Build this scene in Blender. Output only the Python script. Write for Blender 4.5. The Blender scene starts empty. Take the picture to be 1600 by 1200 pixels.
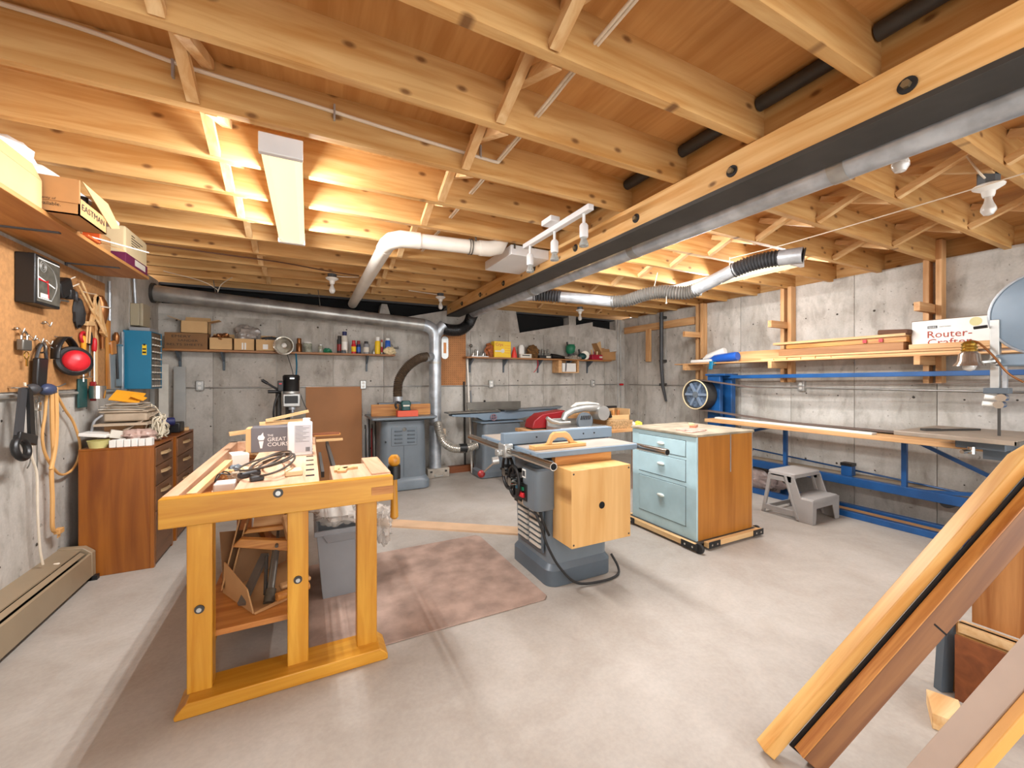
import bpy, math, random
from mathutils import Vector as V, Matrix
random.seed(7)
sc = bpy.context.scene
COL = sc.collection
# ---------------------------------------------------------------- camera, world, exposure
cam_d = bpy.data.cameras.new('camera'); cam = bpy.data.objects.new('camera', cam_d); COL.objects.link(cam)
cam_d.sensor_width = 36; cam_d.lens = 36*633/1600; cam_d.shift_y = -8/1600; cam_d.clip_start = .02
cam.location = (0, 0, 1.32); cam.rotation_euler = (math.pi/2, 0, -math.atan(318/633))
sc.camera = cam
w = bpy.data.worlds.new('world'); sc.world = w; w.use_nodes = True
w.node_tree.nodes['Background'].inputs[0].default_value = (.96, .985, 1, 1)
w.node_tree.nodes['Background'].inputs[1].default_value = 2.0
sc.view_settings.view_transform = 'Standard'; sc.view_settings.look = 'None'
sc.view_settings.gamma = 1; sc.view_settings.use_curve_mapping = False
sc.view_settings.exposure = 1.05
try: sc.cycles.max_bounces = 8; sc.cycles.diffuse_bounces = 5
except Exception: pass
LIGHT_TUBE = 9.5; LIGHT_SIDE = 12.5      # W of each fluorescent fixture's lamp
# ---------------------------------------------------------------- materials
def lin(h):
    if not isinstance(h, str): return tuple(h)+((1,) if len(h) == 3 else ())
    r = [int(h[i:i+2], 16)/255 for i in (0, 2, 4)]
    return tuple(x/12.92 if x <= .04045 else ((x+.055)/1.055)**2.4 for x in r)+(1,)
MATS = {}
def mk(name):
    m = bpy.data.materials.new(name); m.use_nodes = True
    nt = m.node_tree; return m, nt, nt.nodes['Principled BSDF']
def noise_col(nt, c1, c2, scale, detail=4, lo=.35, hi=.65, mapscale=(1, 1, 1), dist=0, rough=.55):
    N = nt.nodes; L = nt.links
    tc = N.new('ShaderNodeTexCoord'); mp = N.new('ShaderNodeMapping'); oi = N.new('ShaderNodeObjectInfo')
    mu = N.new('ShaderNodeMath'); mu.operation = 'MULTIPLY'; mu.inputs[1].default_value = 37
    L.new(oi.outputs['Random'], mu.inputs[0]); cx = N.new('ShaderNodeCombineXYZ')
    for i in range(3): L.new(mu.outputs[0], cx.inputs[i])
    L.new(tc.outputs['Object'], mp.inputs['Vector']); L.new(cx.outputs[0], mp.inputs['Location'])
    mp.inputs['Scale'].default_value = mapscale
    n = N.new('ShaderNodeTexNoise'); n.inputs['Scale'].default_value = scale; n.inputs['Detail'].default_value = detail
    n.inputs['Distortion'].default_value = dist; n.inputs['Roughness'].default_value = rough
    L.new(mp.outputs[0], n.inputs['Vector'])
    r = N.new('ShaderNodeValToRGB'); r.color_ramp.elements[0].position = lo; r.color_ramp.elements[1].position = hi
    r.color_ramp.elements[0].color = lin(c1); r.color_ramp.elements[1].color = lin(c2)
    L.new(n.outputs['Fac'], r.inputs[0]); return r.outputs[0], n.outputs['Fac'], mp
def mixc(nt, a, b, fac, mode='MIX'):
    x = nt.nodes.new('ShaderNodeMix'); x.data_type = 'RGBA'; x.blend_type = mode
    for s, v in ((6, a), (7, b), (0, fac)):
        if isinstance(v, (int, float)): x.inputs[s].default_value = v
        elif isinstance(v, tuple): x.inputs[s].default_value = v
        else: nt.links.new(v, x.inputs[s])
    return x.outputs[2]
def bump(nt, b, fac, s=.1, d=.01):
    n = nt.nodes.new('ShaderNodeBump'); n.inputs['Strength'].default_value = s; n.inputs['Distance'].default_value = d
    nt.links.new(fac, n.inputs['Height']); nt.links.new(n.outputs[0], b.inputs['Normal'])
def plain(name, c, rough=.5, metal=0, var=.06, vs=6, spec=.5):
    if name in MATS: return MATS[name]
    m, nt, b = mk(name); c = lin(c)
    d = tuple(x*(1-var*2.2) for x in c[:3])+(1,)
    o, f, _ = noise_col(nt, d, c, vs)
    nt.links.new(o, b.inputs['Base Color']); b.inputs['Roughness'].default_value = rough
    b.inputs['Metallic'].default_value = metal; b.inputs['Specular IOR Level'].default_value = spec
    MATS[name] = m; return m
def wood(name, c1, c2, axis='x', rough=.5, s=7, knots=0, st=14):
    k = name+'_'+axis
    if k in MATS: return MATS[k]
    m, nt, b = mk(k); L = nt.links
    ms = {'x': (1/st, 1, 1), 'y': (1, 1/st, 1), 'z': (1, 1, 1/st)}[axis]
    ms = tuple(q*4 for q in ms)
    o, f, mp = noise_col(nt, c1, c2, s, 5, .34, .66, ms, .6)
    o2, f2, _ = noise_col(nt, (.82, .78, .72), (1.06, 1.04, 1.02), 1.3, 2)
    o = mixc(nt, o, o2, .8, 'MULTIPLY')
    if knots:
        N = nt.nodes; vo = N.new('ShaderNodeTexVoronoi'); vo.voronoi_dimensions = '2D'; vo.inputs['Scale'].default_value = 1
        tc = N.new('ShaderNodeTexCoord'); sx = N.new('ShaderNodeSeparateXYZ'); L.new(tc.outputs['Object'], sx.inputs[0])
        cb = N.new('ShaderNodeCombineXYZ'); oi = N.new('ShaderNodeObjectInfo')
        A, Bc = {'x': (0, 2), 'y': (1, 2), 'z': (2, 0)}[axis]
        for src, dst, k, off in ((A, 0, 3.0, 91), (Bc, 1, 5.5, 53)):
            mm = N.new('ShaderNodeMath'); mm.operation = 'MULTIPLY'; mm.inputs[1].default_value = k; L.new(sx.outputs[src], mm.inputs[0])
            rr_ = N.new('ShaderNodeMath'); rr_.operation = 'MULTIPLY_ADD'; rr_.inputs[1].default_value = off; L.new(oi.outputs['Random'], rr_.inputs[0]); L.new(mm.outputs[0], rr_.inputs[2])
            L.new(rr_.outputs[0], cb.inputs[dst])
        L.new(cb.outputs[0], vo.inputs['Vector'])
        r = N.new('ShaderNodeValToRGB'); r.color_ramp.elements[0].position = .03; r.color_ramp.elements[1].position = .085
        r.color_ramp.elements[0].color = (.85, .85, .85, 1); r.color_ramp.elements[1].color = (0, 0, 0, 1)
        L.new(vo.outputs['Distance'], r.inputs[0])
        o = mixc(nt, o, lin('6a4019'), r.outputs[0])
    L.new(o, b.inputs['Base Color']); b.inputs['Roughness'].default_value = rough
    bump(nt, b, f, .08, .004)
    MATS[k] = m; return m
def concrete(name, c1, c2, c3, floor=False):
    m, nt, b = mk(name)
    o, f, _ = noise_col(nt, c1, c2, 1.1 if floor else 1.4, 6, .3, .7, (1, 1, 1), .3, .65)
    o2, f2, _ = noise_col(nt, c3, (1, 1, 1), 9, 6, .32, .5, (1, 1, 1) if floor else (1, 1, .5), .5)
    o = mixc(nt, o, o2, .25 if floor else .55, 'MULTIPLY')
    if not floor:
        o4, f4, _ = noise_col(nt, (.66, .63, .58), (1, 1, 1), 3.2, 5, .36, .56, (1, 1, .22), .8, .6)
        o = mixc(nt, o, o4, .6, 'MULTIPLY')
        o5, f5, _ = noise_col(nt, (.35, .33, .3), (1, 1, 1), 26, 2, .26, .31)
        o = mixc(nt, o, o5, .7, 'MULTIPLY')
    else:
        o4, f4, _ = noise_col(nt, (.86, .82, .78), (1.02, 1.02, 1.02), 2.6, 5, .35, .6, (1, 1, 1), 1.2, .6)
        o = mixc(nt, o, o4, .6, 'MULTIPLY')
    o3, f3, _ = noise_col(nt, (.82, .82, .82), (1.04, 1.04, 1.04), 60, 3)
    o = mixc(nt, o, o3, .35, 'MULTIPLY')
    nt.links.new(o, b.inputs['Base Color']); b.inputs['Roughness'].default_value = .55 if floor else .85
    bump(nt, b, f3, .08 if floor else .25, .004)
    MATS[name] = m; return m
def emis(name, c, s):
    m, nt, b = mk(name); b.inputs['Base Color'].default_value = lin(c)
    b.inputs['Emission Color'].default_value = lin(c); b.inputs['Emission Strength'].default_value = s
    MATS[name] = m; return m
def glass(name, c, rough=.05, alpha=.3):
    m, nt, b = mk(name); b.inputs['Base Color'].default_value = lin(c); b.inputs['Roughness'].default_value = rough
    b.inputs['Transmission Weight'].default_value = 1-alpha; b.inputs['IOR'].default_value = 2.0
    MATS[name] = m; return m
FLOOR = concrete('floor_concrete', 'a1988e', 'b6aea5', (.86, .84, .82), True)
WALL = concrete('wall_concrete', 'aaa49b', 'd0cac1', (.55, .53, .50))
JX = wood('joist_fir', 'c08c4b', 'd9b176', 'x', .6, 6, 1)
JY = wood('joist_fir', 'c08c4b', 'd9b176', 'y', .6, 6, 1)
JZ = wood('joist_fir', 'c08c4b', 'd9b176', 'z', .6, 6, 1)
PLY = wood('subfloor_ply', 'bd8648', 'd3a062', 'y', .7, 5)
PX, PY, PZ = [wood('pine', 'cf9f66', 'e8c795', a, .6, 6) for a in 'xyz']
FX, FY, FZ = [wood('fir_rack', 'c08c58', 'd9ae7d', a, .6, 6) for a in 'xyz']
BX_, BY_, BZ_ = [wood('bench_varnish', 'bb7c1a', 'd29a36', a, .35, 6) for a in 'xyz']
BTX = wood('bench_top', 'b98d6c', 'd6b193', 'y', .6, 5)
BR_ = wood('brown_stain', '7a3f10', 'a05f1f', 'z', .35, 3)
BRX = wood('brown_stain', '7a3f10', 'a05f1f', 'y', .35, 3)
OAKX, OAKY, OAKZ = [wood('oak', 'a56526', 'd0934a', a, .45, 9) for a in 'xyz']
BIRCH = wood('birch_ply', 'cc9a58', 'dcb073', 'z', .4, 3)
BIRCHX = wood('birch_ply', 'cc9a58', 'dcb073', 'x', .4, 3)
DARKP = wood('dark_ply', '6d3a1c', '8a4f2a', 'x', .5, 4)
CARD = plain('cardboard', 'b98a58', .85, 0, .08, 4)
CARD2 = plain('cardboard_dark', '8a6440', .85, 0, .08, 4)
CARDL = plain('cardboard_light', 'd3ab78', .85, 0, .06, 4)
PEG = plain('particle_board', 'b5824f', .8, 0, .1, 40)
HARD = plain('hardboard', 'a8703f', .6, 0, .06, 3)
GALV = plain('galvanised_steel', 'c6cbd0', .34, .55, .16, 9)
GALVD = plain('dusty_galvanised', 'b5b2ac', .33, .55, .2, 5)
STEEL = plain('black_steel', '45423e', .55, .3, .12, 5)
CHROME = plain('chrome', 'd8d4cc', .18, 1, .05, 5)
IRON = plain('cast_iron', '77736b', .4, .6, .1, 6)
ALU = plain('aluminium', 'c2c2be', .38, .7, .08, 6)
MGREY = plain('machine_grey', '6d767d', .38, .05, .07, 4)
MGREYD = plain('machine_grey_dark', '565f67', .4, .05, .07, 4)
MBLUE = plain('machine_bluegrey', '7889 98'.replace(' ', ''), .4, .05, .06, 4)
BLUE = plain('blue_enamel', '1d5590', .35, .05, .12, 6)
TEALB = plain('teal_metal', '1d7394', .4, 0, .05, 4)
TEAL = plain('pale_teal_paint', 'b0ccd2', .5, 0, .07, 5)
BLACK = plain('black_plastic', '1b1a1a', .4, 0, .05)
RUBBER = plain('black_rubber', '262423', .7, 0, .08)
DARKG = plain('dark_grey', '3b3b3d', .55)
GREY = plain('grey_plastic', '8e8f91', .5, 0, .06, 3)
STOOL = plain('stool_grey', '9a948f', .55, 0, .06, 3)
BEIGE = plain('beige_enamel', 'a3977d', .4, 0, .04, 3)
HEAT = plain('heater_enamel', '97846a', .45, 0, .05, 3)
WHITE = plain('white_plastic', 'e6e3dc', .45, 0, .03)
WHITEM = plain('white_enamel', 'e4e4e4', .35, 0, .03)
PVC = plain('pvc_white', 'e9e2d6', .35, 0, .05, 4)
CREAM = plain('cream', 'e0cba0', .7, 0, .05)
RED = plain('red', 'c8202a', .4, 0, .06)
DRED = plain('dark_red', '8a1c1c', .45)
ORANGE = plain('orange', 'e2632c', .5)
YELL = plain('yellow', 'eec31c', .5)
AMBER = plain('amber_paper', 'e79f22', .6)
GREEN = plain('green', '1c7a55', .45)
DGREEN = plain('dark_green', '1d4a48', .45)
NAVY = plain('navy', '22285a', .5)
BLUEP = plain('blue_plastic', '1f59b5', .4)
PAPER = plain('paper', 'd9d2c4', .8)
DUSTY = plain('dusty_plastic', 'b3a089', .75, 0, .12, 8)
LEATH = plain('tan_cord', 'd9a463', .6, 0, .06)
CORDW = plain('white_cord', 'e2d3bd', .6)
BRASS = plain('brass', 'c9a24a', .25, .9, .08)
COPPER = plain('copper', '9a6338', .35, .7, .1)
MAROON = plain('maroon', '6b1c46', .6)
BOXG = plain('box_grey', '6a676b', .5, 0, .03)
MATM = plain('floor_mat_brown', 'b09484', .75, 0, .17, 7)
HOLE = plain('dark_void', '0c0b0b', .9)
BROWNF = plain('brown_felt', '5c3a24', .8)
DUST = plain('sawdust', 'cdb49a', .9, 0, .08, 9)
INK = plain('ink', '3a3028', .8)
INKR = plain('ink_red', 'a8402c', .7)
INKW = plain('ink_white', 'f0eeea', .6)
FOIL = plain('foil', 'cfc8bb', .28, .6, .2, 40)
GLASS = glass('clear_glass', 'dfe6e4')
FILM = glass('clear_film', 'd8d0c8', .25, .45)
m_, nt_, b_ = mk('film_bag')
b_.inputs['Base Color'].default_value = lin('cfc4b8'); b_.inputs['Roughness'].default_value = .22
tr0 = nt_.nodes.new('ShaderNodeBsdfTransparent'); mx0 = nt_.nodes.new('ShaderNodeMixShader'); mx0.inputs[0].default_value = .45
nt_.links.new(tr0.outputs[0], mx0.inputs[1]); nt_.links.new(b_.outputs[0], mx0.inputs[2])
nt_.links.new(mx0.outputs[0], nt_.nodes['Material Output'].inputs[0]); FILMB = m_
BULB = glass('bulb_glass', 'f2efe8', .15, .6)
TUBEM = emis('lamp_diffuser', 'fbf1c4', .44)
# ---------------------------------------------------------------- mesh builder (world metres)
class MB:
    def __init__(s): s.v = []; s.f = []
    def add(s, vs, fs):
        o = len(s.v); s.v += [V(p) for p in vs]; s.f += [tuple(i+o for i in f) for f in fs]; return s
    def box(s, x0, x1, y0, y1, z0, z1):
        return s.add([(x, y, z) for z in (z0, z1) for y in (y0, y1) for x in (x0, x1)],
                     [(0, 2, 3, 1), (4, 5, 7, 6), (0, 1, 5, 4), (2, 6, 7, 3), (0, 4, 6, 2), (1, 3, 7, 5)])
    def ob(s, c, size, M=None):
        M = M or Matrix.Identity(3); c = V(c); hx, hy, hz = [q/2 for q in size]
        return s.add([c+M @ V((x, y, z)) for z in (-hz, hz) for y in (-hy, hy) for x in (-hx, hx)],
                     [(0, 2, 3, 1), (4, 5, 7, 6), (0, 1, 5, 4), (2, 6, 7, 3), (0, 4, 6, 2), (1, 3, 7, 5)])
    def bar(s, p, q, a, b, up=(0, 0, 1)):      # box beam from p to q, section a (side) x b (up)
        p, q, up = V(p), V(q), V(up); d = (q-p).normalized()
        side = d.cross(up)
        if side.length < 1e-4: side = d.cross(V((1, 0, 0)))
        side.normalize(); u = side.cross(d)
        vs = [e+side*(i*a/2)+u*(j*b/2) for e in (p, q) for i, j in ((-1, -1), (1, -1), (1, 1), (-1, 1))]
        return s.add(vs, [(0, 1, 2, 3), (7, 6, 5, 4), (0, 4, 5, 1), (1, 5, 6, 2), (2, 6, 7, 3), (3, 7, 4, 0)])
    def cyl(s, p, q, r, r2=None, n=16, caps=True):
        return s.rings([(p, r), (q, r if r2 is None else r2)], n, caps)
    def rings(s, pr, n=16, caps=True):         # list of (point, radius) along a path
        pts = [V(p) for p, _ in pr]; m = len(pts); o = []; ref = None
        for i in range(m):
            d = (pts[min(i+1, m-1)]-pts[max(i-1, 0)])
            if d.length < 1e-7: d = V((0, 0, 1))
            d.normalize()
            if ref is None:
                ref = d.cross(V((0, 0, 1)))
                if ref.length < 1e-3: ref = V((1, 0, 0))
            ref = (ref-d*ref.dot(d))
            if ref.length < 1e-5: ref = d.orthogonal()
            ref.normalize(); b = d.cross(ref)
            for k in range(n):
                a = 2*math.pi*k/n; o.append(pts[i]+(ref*math.cos(a)+b*math.sin(a))*pr[i][1])
        f = [(i*n+k, i*n+(k+1) % n, (i+1)*n+(k+1) % n, (i+1)*n+k) for i in range(m-1) for k in range(n)]
        if caps: f += [tuple(range(n-1, -1, -1)), tuple(range((m-1)*n, m*n))]
        return s.add(o, f)
    def tube(s, pts, r, n=8, sub=6):
        return s.rings([(p, r) for p in spline(pts, sub)], n)
    def flex(s, pts, r, n=20, pitch=.018, amp=.006):   # corrugated hose
        P = spline(pts, 24); out = []; L = [0]
        for a, b in zip(P, P[1:]): L.append(L[-1]+(b-a).length)
        N = int(L[-1]/(pitch/4)); j = 0
        for i in range(N+1):
            t = L[-1]*i/N
            while j < len(L)-2 and L[j+1] < t: j += 1
            u = (t-L[j])/max(1e-9, L[j+1]-L[j])
            out.append((P[j].lerp(P[j+1], u), r+amp*(1, 0, -1, 0)[i % 4]))
        return s.rings(out, n)
    def lathe(s, o, ax, prof, n=20, caps=True):           # prof: (radius, height along ax)
        o = V(o); ax = V(ax).normalized()
        a = ax.orthogonal().normalized(); b = ax.cross(a); vs = []
        for r, h in prof:
            for k in range(n):
                t = 2*math.pi*k/n; vs.append(o+ax*h+(a*math.cos(t)+b*math.sin(t))*r)
        m = len(prof)
        f = [(i*n+k, i*n+(k+1) % n, (i+1)*n+(k+1) % n, (i+1)*n+k) for i in range(m-1) for k in range(n)]
        if caps: f += [tuple(range(n-1, -1, -1)), tuple(range((m-1)*n, m*n))]
        return s.add(vs, f)
    def prism(s, poly, vec):                   # polygon of 3-D points swept by vec
        n = len(poly); vec = V(vec); p = [V(q) for q in poly]
        return s.add(p+[q+vec for q in p], [tuple(range(n-1, -1, -1)), tuple(range(n, 2*n))] +
                     [(i, (i+1) % n, n+(i+1) % n, n+i) for i in range(n)])
    def torus(s, c, ax, R, r, n=28, m=8, a0=0, a1=2*math.pi):
        c = V(c); ax = V(ax).normalized(); a = ax.orthogonal().normalized(); b = ax.cross(a)
        full = abs(a1-a0-2*math.pi) < 1e-4; vs = []; k = n if full else n+1
        for i in range(k):
            t = a0+(a1-a0)*i/n; d = a*math.cos(t)+b*math.sin(t)
            for j in range(m):
                q = 2*math.pi*j/m; vs.append(c+d*(R+r*math.cos(q))+ax*(r*math.sin(q)))
        f = [(i*m+j, i*m+(j+1) % m, ((i+1) % k)*m+(j+1) % m, ((i+1) % k)*m+j) for i in range(n if full else n) for j in range(m)]
        return s.add(vs, f)
    def sph(s, c, r, n=12, sc3=(1, 1, 1), jit=0, seed=0):
        rnd = random.Random(seed); c = V(c); vs = []; m = n//2+1
        for i in range(m+1):
            t = math.pi*i/m
            for k in range(n):
                a = 2*math.pi*k/n; q = r*(1+jit*(rnd.random()-.5))
                vs.append(c+V((q*math.sin(t)*math.cos(a)*sc3[0], q*math.sin(t)*math.sin(a)*sc3[1], q*math.cos(t)*sc3[2])))
        return s.add(vs, [(i*n+k, (i+1)*n+k, (i+1)*n+(k+1) % n, i*n+(k+1) % n) for i in range(m) for k in range(n)])
    def sheet(s, fn, nu, nv, th=0):            # parametric surface fn(u,v)->point
        vs = [V(fn(i/nu, j/nv)) for j in range(nv+1) for i in range(nu+1)]
        return s.add(vs, [(j*(nu+1)+i, j*(nu+1)+i+1, (j+1)*(nu+1)+i+1, (j+1)*(nu+1)+i) for j in range(nv) for i in range(nu)])
def spline(pts, sub=6):
    P = [V(p) for p in pts]
    if len(P) < 3: return P
    o = []
    for i in range(len(P)-1):
        a, b, c, d = P[max(i-1, 0)], P[i], P[i+1], P[min(i+2, len(P)-1)]
        for k in range(sub):
            t = k/sub; o.append(.5*((2*b)+(c-a)*t+(2*a-5*b+4*c-d)*t*t+(3*b-a-3*c+d)*t**3))
    o.append(P[-1]); return o
BASE = {}
def link(name, mb, mat, base, bev=0, sm=40, solid=0):
    me = bpy.data.meshes.new(name)
    me.from_pydata([tuple(p-V(base)) for p in mb.v], [], mb.f); me.update()
    import bmesh
    bm = bmesh.new(); bm.from_mesh(me); bmesh.ops.recalc_face_normals(bm, faces=bm.faces); bm.to_mesh(me); bm.free()
    if sm:
        me.shade_smooth(); me.set_sharp_from_angle(angle=math.radians(sm))
    me.materials.append(mat)
    o = bpy.data.objects.new(name, me); COL.objects.link(o)
    if solid:
        q = o.modifiers.new('solid', 'SOLIDIFY'); q.thickness = solid; q.offset = 0
    if bev:
        q = o.modifiers.new('bevel', 'BEVEL'); q.width = bev; q.segments = 2; q.limit_method = 'ANGLE'; q.angle_limit = math.radians(40)
    return o
def tag(o, label, cat, group=None):
    o['label'] = label; o['category'] = cat
    if group: o['group'] = group
    return o
def thing(name, label, cat, loc, group=None):
    o = bpy.data.objects.new(name, None); COL.objects.link(o); o.location = loc; o.empty_display_size = .05
    BASE[o.name] = V(loc); return tag(o, label, cat, group)
def part(name, mb, mat, parent, bev=0, sm=40, solid=0, label=None, kind=None):
    b = BASE[parent.name]; o = link(name, mb, mat, b, bev, sm, solid); o.parent = parent
    BASE[o.name] = b
    if label: o['label'] = label
    if kind: o['kind'] = kind
    return o
def solo(name, label, cat, mb, mat, loc=None, group=None, bev=0, sm=40, solid=0):
    if loc is None:
        n = len(mb.v); loc = (sum(p.x for p in mb.v)/n, sum(p.y for p in mb.v)/n, min(p.z for p in mb.v))
    o = link(name, mb, mat, loc, bev, sm, solid); o.location = loc; BASE[o.name] = V(loc)
    return tag(o, label, cat, group)
def struct(name, mb, mat, bev=0):
    o = link(name, mb, mat, (0, 0, 0), bev); o['kind'] = 'structure'; BASE[o.name] = V((0, 0, 0)); return o
def B(*a): return MB().box(*a)
def copy_tree(o, loc, label, parent=None):
    c = o.copy(); COL.objects.link(c)
    if parent is None: c.location = loc; c['label'] = label
    else: c.parent = parent
    for ch in list(o.children): copy_tree(ch, None, None, c)
    return c
def share(o, loc, parent):                      # another piece with the same mesh data
    c = bpy.data.objects.new(o.name.split('.')[0], o.data); COL.objects.link(c); c.location = loc; c.parent = parent
    for md in o.modifiers:
        q = c.modifiers.new(md.name, md.type)
        if md.type == 'BEVEL': q.width = md.width; q.segments = md.segments
    return c
def RX(a): return Matrix.Rotation(math.radians(a), 3, 'X')
def RY(a): return Matrix.Rotation(math.radians(a), 3, 'Y')
def RZ(a): return Matrix.Rotation(math.radians(a), 3, 'Z')
def text(name, s, org, right, up, width, mat, parent, height=None, ext=.0006):
    cu = bpy.data.curves.new('t', 'FONT'); cu.body = s; cu.resolution_u = 2; cu.space_line = .8
    t = bpy.data.objects.new('t', cu); COL.objects.link(t); bpy.context.view_layer.update()
    me = bpy.data.meshes.new_from_object(t.evaluated_get(bpy.context.evaluated_depsgraph_get()))
    bpy.data.objects.remove(t)
    xs = [v.co.x for v in me.vertices]; ys = [v.co.y for v in me.vertices]
    x0, x1, y0, y1 = min(xs), max(xs), min(ys), max(ys); k = width/(x1-x0); ky = height/(y1-y0) if height else k
    R = V(right).normalized(); U = V(up).normalized(); n = R.cross(U); m = MB()
    m.add([V(org)+R*((v.co.x-x0)*k)+U*((v.co.y-y0)*ky)+n*ext for v in me.vertices], [tuple(p.vertices) for p in me.polygons])
    bpy.data.meshes.remove(me)
    o = part(name, m, mat, parent, sm=0); return o
# ---------------------------------------------------------------- the room
XL, XR, YB, YF = -1.43, 5.02, 5.54, -2.6
JB, JT = 2.36, 2.55          # joist bottom / top
struct('floor', B(XL-.2, XR+.2, YF, YB+.2, -.1, 0), FLOOR)
rnd = random.Random(3)
def ties(parent, pts, nrm):
    m = MB()
    for p in pts:
        p = V(p)+V((rnd.uniform(-.01, .01), rnd.uniform(-.01, .01), rnd.uniform(-.01, .01)))*(1 if True else 0)
        n = V(nrm); p = p-n*(p-V(p)).dot(n)
        m.cyl(p-n*.004, p+n*.0012, rnd.uniform(.007, .012), rnd.uniform(.003, .006), 7)
    o = part('tie_mark', m, plain('tie_stain', '4b443c', .9), parent, kind='stuff')
wb = struct('wall_back', B(XL-.2, XR+.2, YB+.012, YB+.2, 0, 2.02), WALL)
jx = [XL-.0]+[-.951+.613*k for k in range(10)]+[XR]
for a, b in zip(jx, jx[1:]):
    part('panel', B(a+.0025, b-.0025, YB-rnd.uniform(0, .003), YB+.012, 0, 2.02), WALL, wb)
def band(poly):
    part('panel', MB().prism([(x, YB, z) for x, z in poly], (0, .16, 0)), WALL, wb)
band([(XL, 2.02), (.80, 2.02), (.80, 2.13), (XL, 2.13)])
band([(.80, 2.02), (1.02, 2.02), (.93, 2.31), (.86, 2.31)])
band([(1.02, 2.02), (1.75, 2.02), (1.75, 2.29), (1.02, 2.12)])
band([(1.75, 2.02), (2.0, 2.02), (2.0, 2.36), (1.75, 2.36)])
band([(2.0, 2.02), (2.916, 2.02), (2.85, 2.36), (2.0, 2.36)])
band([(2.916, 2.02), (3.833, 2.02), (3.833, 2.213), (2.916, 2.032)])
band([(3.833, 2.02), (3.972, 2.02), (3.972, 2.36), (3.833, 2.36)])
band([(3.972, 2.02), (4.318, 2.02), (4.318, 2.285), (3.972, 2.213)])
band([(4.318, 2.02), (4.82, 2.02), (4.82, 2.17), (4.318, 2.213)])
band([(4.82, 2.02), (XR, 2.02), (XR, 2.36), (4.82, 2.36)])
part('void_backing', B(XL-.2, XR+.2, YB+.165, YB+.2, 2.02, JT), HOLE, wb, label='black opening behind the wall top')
part('top_plate', B(XL, XR, YB+.03, YB+.16, 2.335, 2.36), DARKG, wb)
ties(wb, [(x+.15+.3*j, YB-.003, z) for x in jx[:-1] for j in (0, 1) for z in (.42, .8, 1.30, 1.95)], (0, -1, 0))
wr = struct('wall_right', B(XR+.012, XR+.22, YF, YB+.2, 0, 2.385), WALL)
jy = [YF]+[1.53-.613*6+.613*k for k in range(0, 13)]
jy = sorted(set([y for y in jy if YF+.1 < y < YB-.1]+[YF, YB]))
for a, b in zip(jy, jy[1:]):
    part('panel', B(XR-rnd.uniform(0, .003), XR+.012, a+.0025, b-.0025, 0, 2.385), WALL, wr)
ties(wr, [(XR-.003, y+.15+.3*j, z) for y in jy[:-1] for j in (0, 1) for z in (.42, .72, 1.15, 1.62, 2.0) if y > -.5], (-1, 0, 0))
wl = struct('wall_left', B(XL-.22, XL-.012, YF, YB+.2, 0, JB), WALL)
jl = [YF+.613*k for k in range(14)]; jl = [y for y in jl if y < YB-.2]+[YB]
for a, b in zip(jl, jl[1:]):
    part('panel', B(XL-.012, XL+rnd.uniform(0, .003), a+.0025, b-.0025, 0, JB), WALL, wl)
ties(wl, [(XL+.003, y+.15+.3*j, z) for y in jl[:-1] for j in (0, 1) for z in (.35, .8, 1.1) if y > 1], (1, 0, 0))
# ceiling: subfloor, joists, blocking, cross bridging
ce = struct('ceiling', B(XL-.22, XR+.22, YF, YB+.2, JT, JT+.03), PLY)
JY0 = .69; PIT = .41
ks = range(-7, 12)
jl_ = jr_ = bl_ = br_ = None
for k in ks:
    y = JY0+PIT*k
    for side, (x0, x1) in enumerate(((XL-.12, 1.80), (1.84, XR+.09))):
        part('joist', B(x0, x1, y, y+.038, JB+rnd.uniform(0, .004), JT), JX, ce, sm=0)
    if k < 11:
        part('blocking', B(1.80, 1.838, y+.038, y+PIT, JB, JT-.002), JY, ce, sm=0)
        part('blocking', B(XR+.06, XR+.098, y+.038, y+PIT, 2.385, JT-.002), JY, ce, sm=0)
part('rim_joist', B(XL-.2, XR+.2, 5.61, 5.648, JB, JT), JX, ce, sm=0)
for X0 in (-.39, .70, 3.05, 4.13):
    for k in range(-4, 11):
        y0 = JY0+PIT*k+.038; y1 = JY0+PIT*(k+1)
        a = V((X0, y0+.004, JT-.02)); b = V((X0, y1-.004, JB+.02))
        part('brace', MB().bar(a, b, .04, .036), PY, ce, sm=0)
        a = V((X0+.045, y0+.004, JB+.02)); b = V((X0+.045, y1-.004, JT-.02))
        part('brace', MB().bar(a, b, .04, .036), PY, ce, sm=0)
# steel beam with bolted timber ledgers
bm_ = thing('support_beam', 'dark steel ceiling beam with bolted timber ledger running the length of the room', 'beam', (1.80, 2, 2.2))
led = part('ledger', B(1.742, 1.798, YF, 5.5, 2.222, JB), wood('ledger_fir', 'dca55e', 'f2ca8c', 'y', .55, 6, 1), bm_, .003)
part('ledger', B(1.842, 1.898, YF, 5.5, 2.222, JB), JY, bm_, .003)
part('steel_flange', B(1.735, 1.925, YF, 5.5, 2.199, 2.221), STEEL, bm_, .002)
part('steel_web', B(1.80, 1.84, YF, 5.5, 2.221, JB), STEEL, bm_)
for i in range(-3, 8):
    y = .6+.611*i
    if y < -1.2: continue
    bo = part('bolt', MB().cyl((1.742, y, 2.275), (1.737, y, 2.275), .026, n=18), RUBBER, bm_); part('nut', MB().cyl((1.737, y, 2.275), (1.722, y, 2.275), .013, n=6), plain('nut_steel', '8c7a5c', .4, .5), bo)
pipe = thing('dust_main_pipe', 'long galvanised duct running beside the steel ceiling beam', 'pipe', (1.985, 2, 2.15))
part('duct', MB().cyl((2.002, -1.6, 2.213), (2.002, 5.18, 2.213), .062, n=24), GALV, pipe)
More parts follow.
